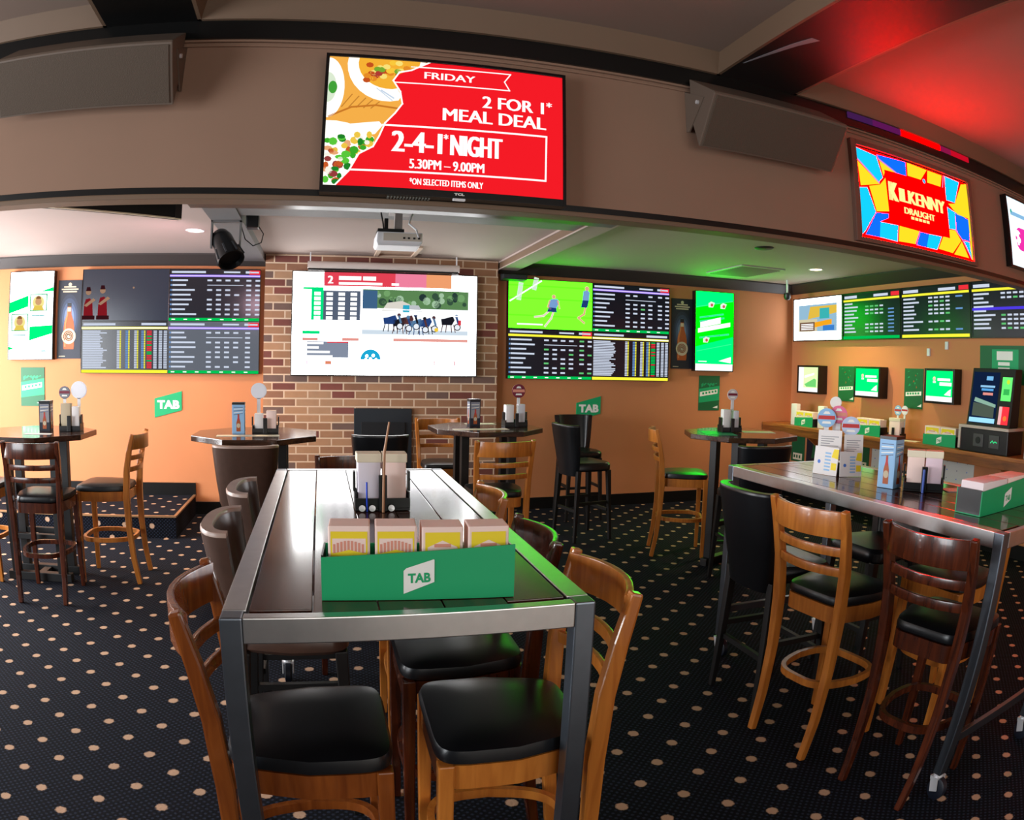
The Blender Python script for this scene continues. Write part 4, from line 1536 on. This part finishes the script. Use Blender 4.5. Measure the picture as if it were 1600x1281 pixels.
flat_sign('betting_poster', 'narrow green poster between the first and middle small monitors', 'poster', .27, .39, (XR, 5.865, 1.225), RZ, tall_leaf, .006, GREEND)
flat_sign('betting_poster', 'narrow green poster between the middle and third small monitors', 'poster', .265, .40, (XR, 4.825, 1.21), RZ, tall_leaf, .006, GREEND)


def notice_green(p):
    p.rect(0, 0, 1, 1, GREEND, 0)
    p.rect(.25, .1, .8, .9, GREENC, 1)
    p.rect(.35, .62, .68, .85, WHITEI, 2)
    for k in range(3):
        p.rect(.38, .48 - .14 * k, .62, .57 - .14 * k, WHITEI, 2)


flat_sign('betting_poster', 'wide green notice on the right wall above the dark kiosk', 'poster', .62, .34, (XR, 3.62, 1.50), RZ, notice_green, .006, GREEND)


def low_green(p):
    p.rect(0, 0, 1, 1, GREEND, 0)
    p.rect(.15, .06, .85, .28, CREAM, 1)
    for k in range(3):
        p.rect(.2 + .2 * k, .12, .32 + .2 * k, .22, GREEND, 2)


flat_sign('betting_poster', 'green poster low on the right wall under the shelf by the corner', 'poster', .25, .37, (XR, 6.68, .44), RZ, low_green, .006, GREEND)
flat_sign('betting_poster', 'green poster low on the right wall beside the first white notice', 'poster', .22, .30, (XR, 5.55, .50), RZ, low_green, .006, GREEND)


def dark_low(p):
    p.rect(0, 0, 1, 1, NAVY, 0)
    p.poly([(.35, .2), (.6, .25), (.75, .95), (.5, .9)], GREEND, 1)


flat_sign('dark_poster', 'dark poster with a green streak low on the right wall under the shelf', 'poster', .27, .36, (XR, 6.38, .44), RZ, dark_low, .006)


def dotted_notice(p):
    p.rect(0, 0, 1, 1, paint('pale_notice', (226, 228, 220), .6), 0)
    for k in range(3):
        for j in range(3):
            p.disc(.2 + .3 * k, .2 + .3 * j, .025, BLUEI if (k + j) % 2 else GREYI, 1, 8)


flat_sign('white_notice', 'white dotted notice under the shelf behind the tall bottle stand', 'notice', .26, .285, (XR, 5.265, .505), RZ, dotted_notice, .006, WHITEP)
flat_sign('white_notice', 'white dotted notice under the shelf behind the green coaster box', 'notice', .45, .265, (XR, 4.16, .535), RZ, dotted_notice, .006, WHITEP)
for (yy, zz, lab) in ((4.62, 1.735, 'small white switch on the right wall, lower of two'), (4.37, 1.80, 'small white switch on the right wall, upper of two')):
    tag(MB().box(XR - .02, XR, yy - .02, yy + .02, zz, zz + .075).build('wall_switch', WHITEP, None, .003), lab, 'switch')

# fireplace
fp = thing('fireplace', 'black steel fireplace insert low in the brick chimney', 'fireplace', (.617, 6.769, 0))
MB().box(-.29, .29, -.03, 0, .12, 1.085).build('surround', paint('fire_black', (26, 34, 42), .5), fp, .004)
MB().box(-.22, .22, -.045, -.03, .2, .95).build('screen', paint('fire_mesh', (8, 12, 18), .7), fp, .003)
MB().box(-.3, .3, -.12, 0, 0, .12).build('hearth_step', BLACKM, fp, .004)

# ------------------------------------------------------------------ wall shelf on the right wall
ws = thing('wall_shelf', 'timber bar shelf along the right wall below the small monitors', 'shelf', (XR, 4.6, 0))
MB().box(-.45, 0, -2.6, D - 4.62, .885, .92).build('board', SHELFW, ws, .004)
MB().box(-.445, -.42, -2.6, D - 4.62, .81, .885).build('fascia', wood('shelf_fascia', (110, 60, 26), (150, 88, 40), .4, 'Y', 4), ws, .003)
for yy in (1.6, .2, -1.2):
    MB().loft([[(-.40, yy, .885), (0, yy, .885), (0, yy, .62), (-.03, yy, .62)], [(-.40, yy + .03, .885), (0, yy + .03, .885), (0, yy + .03, .62), (-.03, yy + .03, .62)]]).build('bracket', SHELFW, ws)
SZ = .92

# ------------------------------------------------------------------ small things on tables and shelf


def green_box(label, loc, rz, L, W, H, logo_side=1):
    """open green cardboard tray with a slanted white badge"""
    t = thing('coaster_box', label, 'box', loc, rz, 'green card boxes')
    b = MB()
    b.box(-L / 2, L / 2, -W / 2, W / 2, 0, .004)
    b.loft([[(x, y, .004), (x, y, H * (.96 if x < 0 else 1.2))] + [(x2, y, H * (.96 if x2 < 0 else 1.2)), (x2, y, .004)] for y in (-W / 2, -W / 2 + .004) for x, x2 in ((-L / 2, L / 2),)])
    b.box(-L / 2, L / 2, W / 2 - .004, W / 2, .004, H)
    b.build('tray', GREENC, t)
    for x in (-L / 2, L / 2 - .004):
        MB().box(x, x + .004, -W / 2 + .004, W / 2 - .004, .004, H).build('end_flap', BLACKP, t)
    p = Pic(L, H, .0004)
    s = H / L
    u0, u1 = .5 - .33 * s, .5 + .33 * s
    p.poly([(u0, .14), (u1, .40), (u1, .90), (u1 - .02 * s, .91), (u0 + .06 * s, .72), (u0, .66)], WHITEI, 1)
    p.text('TAB', .5 - .24 * s, .38, .5 + .25 * s, .60, GREENC, 2, .05, .02, .04)
    p.build('badge', t, (0, -W / 2 - .0005, 0))
    return t


def card_pack(label, loc, rz, w, d, h, kind=0, group='coaster packs'):
    """packed stack of cards with a printed yellow band"""
    t = thing('card_pack', label, 'card pack', loc, rz, group)
    MB().box(-w / 2, w / 2, -d / 2, d / 2, 0, h).build('cards', PINKP, t, .003)
    p = Pic(w, h, .0003)
    if kind < 2:
        p.rect(.06, .5, .94, .92, YEL, 1)
        p.rect(.10, .62, .9, .82, PINKP, 2)
        for k in range(9):
            p.rect(.12 + .085 * k, .60 + .03 * math.sin(PI * k / 8), .175 + .085 * k, .74 + .05 * math.sin(PI * k / 8), PINKI, 3)
        p.poly([(.08, .40), (.5, .46), (.92, .40), (.92, .60), (.5, .66), (.08, .60)], YEL, 4)
    else:
        p.rect(.08, .62, .92, .92, YEL, 1)
        p.poly([(.14, .70), (.5, .80), (.86, .70), (.86, .56), (.14, .56)], PINKP, 2)
        p.rect(.3, .70, .7, .75, PINKI, 3)
        p.rect(.10, .44, .6, .58, YEL, 3)
        p.rect(.75, .44, .92, .58, YEL, 3)
    p.build('print', t, (0, -d / 2 - .0004, 0))
    return t


def caddy(label, loc, rz, w=.17, d=.10, h=.06):
    t = thing('table_caddy', label, 'caddy', loc, rz, 'black table caddies')
    b = MB()
    b.box(-w / 2, w / 2, -d / 2, d / 2, 0, .008).box(-w / 2, w / 2, -d / 2, -d / 2 + .006, .008, h * .7).box(-w / 2, w / 2, d / 2 - .006, d / 2, .008, h)
    b.box(-w / 2, -w / 2 + .006, -d / 2 + .006, d / 2 - .006, .008, h).box(w / 2 - .006, w / 2, -d / 2 + .006, d / 2 - .006, .008, h)
    b.build('tray', BLACKP, t, .002)
    p = MB().box(-.014, .014, -d / 2 - .014, -d / 2, 0, h * 2.0)
    p.build('post', BLACKP, t, .003)
    for sx in (-1, 1):
        MB().box(sx * w / 2 - .004, sx * w / 2 + .004, -.02, .02, h, h * 2.1).build('side_arm', BLACKP, t, .001)
    return t


def napkins(label, loc, rz, w, d, h, mat=PINKP, cat='napkins', band=True):
    t = thing('napkin_stack', label, cat, loc, rz, 'napkin stacks')
    b = MB()
    b.box(-w / 2, w / 2, -d / 2, d / 2, 0, h)
    b.build('stack', mat, t, .006, smooth=True)
    if band:
        MB().box(-w / 2 - .003, w / 2 + .003, -d / 2 - .003, d / 2 + .003, h - .028, h + .002).build('sleeve', CREAM, t, .003)
    return t


def bottle_tin(label, loc, rz, dark=True, h=.21):
    """tall square drink stand with a bottle picture on each side"""
    t = thing('drink_stand', label, 'table stand', loc, rz, 'tall bottle picture stands')
    w = .085
    MB().box(-w / 2, w / 2, -w / 2, w / 2, 0, h).build('body', NAVY if dark else LBLUEI, t, .002)
    MB().box(-w / 2 - .001, w / 2 + .001, -w / 2 - .001, w / 2 + .001, h - .012, h + .002).build('rim', BLACKP, t)
    for k, (dx, dy) in enumerate(((0, -1), (1, 0), (-1, 0))):
        p = Pic(w, h, .0003)
        p.rect(.04, .02, .96, .93, NAVY if dark else LBLUEI, 0)
        p.poly([(.08, .3), (.92, .3), (.92, .9), (.08, .9)], GREYI if dark else LBLUEI, 1)
        for j in range(5):
            p.line([(.15, .62 + .06 * j), (.85, .66 + .05 * j)], .018, WHITEI if j % 2 else BLUEG, 2)
        p.poly([(.34, .08), (.68, .08), (.68, .36), (.58, .52), (.58, .64), (.44, .64), (.44, .52), (.34, .36)], AMBER, 3)
        p.disc(.51, .27, .075, TANI, 4, 14, .8)
        p.poly([(.42, .44), (.6, .44), (.56, .6), (.46, .6)], REDI, 4)
        o = p.build('picture', t, (dx * (w / 2 + .0005), dy * (w / 2 + .0005), 0))
        o.rotation_euler = (0, 0, (0, R(90), R(-90))[k])
    return t


def paddle(label, loc, rz, face, band=None, r=.06, h=.13, group='round paddle signs'):
    t = thing('paddle_sign', label, 'table sign', loc, rz, group)
    MB().box(-.012, .012, -.003, .003, 0, h).build('stick', WHITEP, t)
    d = MB().lathe([(r, -.003), (r, .003)], 24)
    d.xform(Matrix.Translation((0, 0, h + r * .8)) @ Matrix.Rotation(R(90), 4, 'X'))
    d.build('disc', face, t)
    p = Pic(r * 2, r * 2, .0004)
    p.disc(.5, .5, .46, face, 1, 20)
    if band is not None:
        p.poly([(.04, .42), (.96, .42), (.93, .62), (.07, .62)], band, 2)
        p.poly([(.3, .70), (.7, .70), (.6, .84), (.4, .84)], WHITEI, 2)
        p.poly([(.25, .2), (.75, .2), (.7, .32), (.3, .32)], WHITEI, 2)
    p.build('print', t, (0, -.0036, h - r * .2))
    return t


def menu(label, loc, rz, w, h, lean=8, draw=None, mat=PAPER, cat='menu', name='menu_card'):
    t = thing(name, label, cat, loc, rz, 'cards standing on the tables')
    b = MB().box(-w / 2, w / 2, -.002, .002, 0, h)
    M_ = Matrix.Rotation(R(-lean), 4, 'X')
    b.xform(M_)
    b.build('card', mat, t)
    p = Pic(w, h, .0003)
    if draw:
        draw(p)
    else:
        for k in range(8):
            p.rect(.12, .2 + .08 * k, rnd.uniform(.5, .88), .225 + .08 * k, GREYI, 1)
    o = p.build('print', t, (0, -.0024, 0))
    o.rotation_euler = (R(-lean), 0, 0)
    return t


def flat_paper(label, loc, rz, w, d, mat=CREAM):
    o = MB().box(-w / 2, w / 2, -d / 2, d / 2, 0, .0016).build('paper_sheet', mat)
    o.location = loc
    o.rotation_euler = (0, 0, rz)
    return tag(o, label, 'paper')


TZ = 1.0505
# foreground table
green_box('green coaster box with white badge on the foreground steel table', (.203, 1.415, TZ), R(-4), .408, .105, .098)
for k in range(4):
    card_pack('%s yellow printed card pack in the foreground green box' % ('leftmost', 'second from left', 'second from right', 'rightmost')[k],
              (.058 + .0985 * k, 1.432 - .0067 * k, TZ + .0045), R(-4), .088, .072, .152 - .003 * (k > 1), k)
caddy('black caddy with a tall post in the middle of the foreground table', (.204, 2.29, TZ), 0, .186, .10, .062)
napkins('white napkin stack, left half of the foreground caddy', (.160, 2.292, TZ + .0085), R(1), .078, .07, .182, paint('white_napkin', (236, 228, 238), .7))
napkins('pink napkin stack, right half of the foreground caddy', (.247, 2.292, TZ + .0085), R(-1), .078, .07, .182, PINKP)
o = MB().tube([(.204, 2.219, TZ), (.208, 2.220, TZ + .2), (.226, 2.24, TZ + .30)], [.0045, .0045, .003], 8).build('wooden_stick', paint('stick_wood', (176, 130, 96), .5), None, smooth=True)
tag(o, 'thin wooden stick standing in the foreground caddy', 'stick')
o = MB().tube([(.151, 2.232, TZ), (.150, 2.232, TZ + .10)], .003, 8).build('pencil', paint('pencil_blue', (20, 70, 210), .4), None)
tag(o, 'short blue pencil in front of the white napkins', 'pencil')
for k in range(3):
    o = MB().lathe([(.001, 0), (.011, .001), (.011, .004), (.001, .005)], 14).build('salt_sachet', CASTW, None)
    o.location = (.134 + .034 * k + (.03 if k == 2 else 0), 2.23, TZ + .0115)
    o.rotation_euler = (R(80), 0, 0)
    tag(o, 'round silver portion tub %s' % ('at the left front of the foreground caddy', 'beside the post of the foreground caddy', 'under the pink napkins')[k], 'portion tub', 'silver portion tubs')

# right steel table
caddy('black caddy full of signs at the far end of the right steel table', (2.435, 2.575, TZ), R(-45), .09, .08, .03)


def leaflet(p):
    p.rect(0, 0, 1, 1, PAPER, 0)
    for k in range(6):
        p.rect(.45, .15 + .12 * k, .7, .21 + .12 * k, LBLUEI, 1)
    p.rect(.74, .2, .96, .45, YEL, 1)
    p.poly([(.72, .65), (1, .6), (1, .95), (.8, .95)], YEL, 1)
    p.disc(.22, .45, .07, BLUEI, 1, 10)


menu('white leaflet with yellow corner, left front of the right table caddy', (2.338, 2.572, TZ), R(-78), .145, .135, 6, leaflet)
menu('white leaflet, right front of the right table caddy', (2.423, 2.472, TZ), R(-18), .12, .12, 6, leaflet)
menu('white card standing behind the left leaflet of the right table caddy', (2.405, 2.62, TZ + .07), R(-50), .12, .14, 4)
menu('white card standing behind the right leaflet of the right table caddy', (2.495, 2.535, TZ + .064), R(-28), .10, .13, 4)
paddle('pale blue round sign with pink band, left in the right table caddy', (2.412, 2.66, TZ + .10), R(-45), LBLUEI, REDI, .048, .13)
paddle('pink round sign, middle one in the right table caddy', (2.468, 2.632, TZ + .10), R(-42), paint('hot_pink_print', (238, 120, 160), .5), PINKI, .045, .15)
paddle('white and blue round sign, right in the right table caddy', (2.495, 2.565, TZ + .07), R(-40), paint('ice_print', (196, 212, 240), .5), REDI, .048, .125)
paddle('small white round sign at the back of the right table caddy', (2.48, 2.67, TZ + .12), R(-40), WHITEI, None, .03, .20)
bottle_tin('pale blue drink stand with bottle picture on the right steel table', (2.385, 2.17, TZ), R(-75), False, .225)
caddy('black caddy with card packs on the right steel table', (2.47, 2.03, TZ), R(-48), .19, .10, .055)
napkins('pink and yellow card pack, left one in the near right table caddy', (2.4412, 2.062, TZ + .0085), R(-48), .080, .06, .165, PINKP)
napkins('pink and yellow card pack, right one in the near right table caddy', (2.4988, 1.998, TZ + .0085), R(-48), .080, .06, .165, paint('lilac_napkin', (240, 214, 226), .7))
o = MB().tube([(2.412, 1.982, TZ), (2.412, 1.982, TZ + .10)], .006, 8).build('pen', paint('pen_blue', (70, 100, 190), .4), None)
tag(o, 'blue pen standing by the post of the near right table caddy', 'pen')
green_box('long green box of leaflets at the near end of the right steel table', (2.44, 1.575, TZ), R(3), .46, .13, .095)
for k in range(2):
    napkins(('pink leaflet stack at the left of the long green box', 'pink leaflet stack at the right of the long green box')[k], (2.33 + .22 * k, 1.569 + .0115 * k, TZ + .0045), R(3), .212, .115, .118, PINKP if k else paint('white_leaflets', (244, 230, 232), .7), 'leaflets', False)
flat_paper('white paper lying between caddy and green box on the right table', (2.66, 1.93, TZ), R(-30), .20, .09, PAPER)

# far tables
bottle_tin('dark drink stand with bottle picture on the far left table', (-1.985, 4.74, TZ), R(5))
caddy('black caddy on the far left octagonal table', (-1.795, 4.76, TZ), R(4), .16, .10, .055)
napkins('beige card stack in the far left table caddy', (-1.828, 4.754, TZ + .0085), R(4), .076, .055, .185, TANI, 'card pack', False)
napkins('white card stack in the far left table caddy', (-1.754, 4.760, TZ + .0085), R(4), .056, .055, .165, PAPER, 'card pack', False)
paddle('grey and red round sign in the far left table caddy', (-1.855, 4.792, TZ + .0085), 0, paint('grey_disc', (120, 124, 132), .5), MAROON, .045, .222)
paddle('white round sign in the far left table caddy', (-1.745, 4.797, TZ + .0085), 0, paint('white_disc', (238, 240, 248), .4), None, .062, .227)
flat_paper('white paper lying on the far left table', (-1.96, 4.52, TZ), R(4), .2, .06, PAPER)
bottle_tin('silver drink stand with bottle picture on the table left of the fireplace', (-.57, 4.70, TZ), R(3), False)
caddy('black caddy on the table left of the fireplace', (-.385, 4.70, TZ), R(2), .18, .10, .055)
napkins('pink card stack in the caddy left of the fireplace', (-.344, 4.70, TZ + .0085), R(2), .068, .07, .15, PINKP, 'card pack', False)
napkins('white card stack in the caddy left of the fireplace', (-.43, 4.70, TZ + .0085), R(2), .06, .055, .13, PAPER, 'card pack', False)
paddle('white round sign on the table left of the fireplace', (-.435, 4.738, TZ + .0085), 0, paint('white_disc', (238, 240, 248), .4), None, .055, .237)
flat_paper('cream paper strip on the table left of the fireplace', (-.49, 4.55, TZ), R(4), .42, .09)
bottle_tin('dark drink stand with bottle picture on the table right of the fireplace', (1.21, 5.32, TZ), R(4))
caddy('black caddy on the table right of the fireplace', (1.52, 5.22, TZ), R(3), .19, .10, .055)
napkins('white card stack in the caddy right of the fireplace', (1.469, 5.217, TZ + .0085), R(3), .066, .07, .165, PAPER, 'card pack', False)
napkins('white folded card in the caddy right of the fireplace', (1.57, 5.225, TZ + .0085), R(3), .06, .05, .17, paint('cool_paper', (226, 228, 236), .7), 'card pack', False)
paddle('maroon round sign in the caddy right of the fireplace', (1.56, 5.258, TZ + .0085), 0, MAROON, PINKI, .055, .227)
flat_paper('cream paper strip on the table right of the fireplace', (1.20, 5.02, TZ), R(2), .42, .10)
flat_paper('pale paper sheet behind the bottle stand right of the fireplace', (1.30, 5.47, TZ), R(2), .24, .12)
caddy('black caddy on the far right octagonal table', (3.11, 4.56, TZ + .002), R(-10), .17, .10, .055)
napkins('white card stack in the far right table caddy', (3.073, 4.567, TZ + .0105), R(-10), .062, .06, .17, PAPER, 'card pack', False)
napkins('white folded card in the far right table caddy', (3.155, 4.553, TZ + .0105), R(-10), .045, .05, .16, paint('cool_paper', (226, 228, 236), .7), 'card pack', False)
paddle('pale round sign with dark centre in the far right table caddy', (3.15, 4.592, TZ + .0105), R(-10), paint('pale_disc', (216, 206, 210), .5), MAROON, .045, .247)
flat_paper('green printed mat on the far right octagonal table', (2.96, 4.50, TZ), R(-20), .24, .30, GREENC)
flat_paper('cream paper on the far right octagonal table', (3.36, 4.52, TZ), R(-20), .26, .14)

# on the wall shelf
for (yy, L, lab) in ((6.18, .32, 'green card box on the shelf nearest the back corner'), (5.14, .37, 'green card box on the shelf under the middle monitor'), (4.15, .42, 'green card box on the shelf beside the dark kiosk')):
    green_box(lab, (5.30, yy, SZ + .0005), RZ, L, .12, .095)
    for k in range(2):
        card_pack('cream card pack, %s half of the %s' % (('left', 'right')[k], lab.replace('card ', '')), (5.30, yy + (L / 4 - .004) * (1 - 2 * k), SZ + .005), RZ, L / 2 - .012, .10, .165, 3)
for (yy, lab) in ((6.42, 'white standing card at the left end of the wall shelf'), (5.94, 'white standing card right of the first green box on the shelf')):
    napkins(lab, (5.32, yy, SZ), RZ, .10, .06, .245, PAPER, 'card', False)
caddy('black caddy on the wall shelf between the green boxes', (5.33, 4.80, SZ), RZ, .18, .10, .055)
napkins('pink napkin stack in the shelf caddy', (5.325, 4.80, SZ + .0085), RZ, .15, .07, .19, PINKP)
paddle('red and blue round sign in the shelf caddy', (5.367, 4.826, SZ + .0085), RZ, LBLUEI, REDI, .05, .225)
paddle('white round sign in the shelf caddy', (5.367, 4.732, SZ + .0085), RZ, paint('white_disc', (238, 240, 248), .4), REDI, .045, .235)
paddle('pale round sign standing at the wall behind the first shelf box', (5.45, 5.86, SZ), RZ, WHITEI, PINKI, .05, .24)
flat_paper('cream papers lying on the shelf under the second green poster', (5.28, 4.58, SZ), R(-75), .22, .14)
MB_ = MB().box(-.05, .05, -.05, .05, 0, .07).build('small_black_box', BLACKP, None, .006)
MB_.location = (5.42, 5.52, SZ)
tag(MB_, 'small black box on the shelf left of the middle green box', 'box')
napkins('tall white card stack at the right end of the shelf, past the kiosk', (5.30, 3.02, SZ), RZ, .16, .12, .30, paint('cool_paper', (226, 228, 236), .7), 'card stack', False)

# dark betting kiosk
kk = thing('betting_kiosk', 'dark betting kiosk with leaning blue screen standing on the wall shelf', 'kiosk', (5.33, 3.555, SZ), RZ)
MB().box(-.29, .29, -.15, .14, 0, .20).build('base', BLACKP, kk, .008)
MB().box(-.30, .30, -.165, .14, .20, .225).build('ledge', paint('kiosk_ledge', (206, 190, 176), .35), kk, .004)
MB().box(-.30, -.275, -.162, -.14, .02, .20).build('side_trim', paint('kiosk_ledge', (206, 190, 176), .35), kk)
for x in (-.06, .13):
    MB().box(x - .06, x + .06, -.158, -.15, .05, .16).build('reader', paint('reader_grey', (70, 70, 70), .4), kk, .004)
MB().lathe([(.001, 0), (.028, 0), (.028, .006)], 16).xform(Matrix.Translation((-.06, -.158, .105)) @ Matrix.Rotation(R(90), 4, 'X')).build('lens', BLACKM, kk)
pp = Pic(.08, .04)
pp.line([(.05, .3), (.3, .7), (.5, .3), (.7, .6), (.95, .4)], .2, glow((60, 230, 140), 1.0), 1)
pp.build('light', kk, (.13, -.1595, .085))
hb = MB()
hb.loft([[(-.25, -.11, .225), (.27, -.11, .225), (.27, .06, .225), (-.25, .06, .225)], [(-.25, -.02, .71), (.27, -.02, .71), (.27, .11, .71), (-.25, .11, .71)]])
hb.build('housing', BLACKM, kk, .006)
lean = -math.atan2(.09, .485)


def kpane(p):
    p.rect(0, 0, 1, 1, glow((18, 34, 66), .9), 0)
    p.rect(.5, .84, .75, .92, glow((120, 190, 240), 1.0), 1)
    p.rect(.3, .70, .85, .74, glow((150, 205, 245), 1.0), 1)
    p.rect(.35, .635, .8, .68, glow((90, 170, 235), 1.0), 1)
    p.rect(.42, .55, .8, .6, glow((236, 150, 140), 1.0), 1)
    p.poly([(.12, .42), (.95, .32), (.95, .38), (.15, .5)], glow((150, 190, 170), .9), 2)
    p.poly([(.1, .14), (.92, .12), (.9, .34), (.1, .40)], glow((84, 96, 84), .9), 1)
    p.rect(.02, .015, .98, .105, glow((160, 225, 255), 1.1), 2)


p = Pic(.32, .44)
kpane(p)
o = p.build('main_screen', kk, (-.07, -.108, .245))
o.rotation_euler = (lean, 0, 0)
p = Pic(.12, .20)
p.rect(0, 0, 1, 1, glow((100, 235, 110), 1.0, True), 0)
p.disc(.6, .8, .1, glow((210, 240, 60), 1.0), 1, 10)
p.rect(.2, .25, .8, .5, glow((60, 190, 90), 1.0), 1)
o = p.build('side_screen', kk, (.185, -.072, .445))
o.rotation_euler = (lean, 0, 0)
p = Pic(.12, .15)
p.rect(0, 0, 1, 1, glow((236, 50, 60), 1.0, True), 0)
p.rect(0, 0, .3, 1, glow((246, 190, 190), 1.0), 1)
p.disc(.65, .35, .15, glow((250, 130, 60), 1.0), 1, 10)
o = p.build('card_panel', kk, (.185, -.11, .25))
o.rotation_euler = (lean, 0, 0)
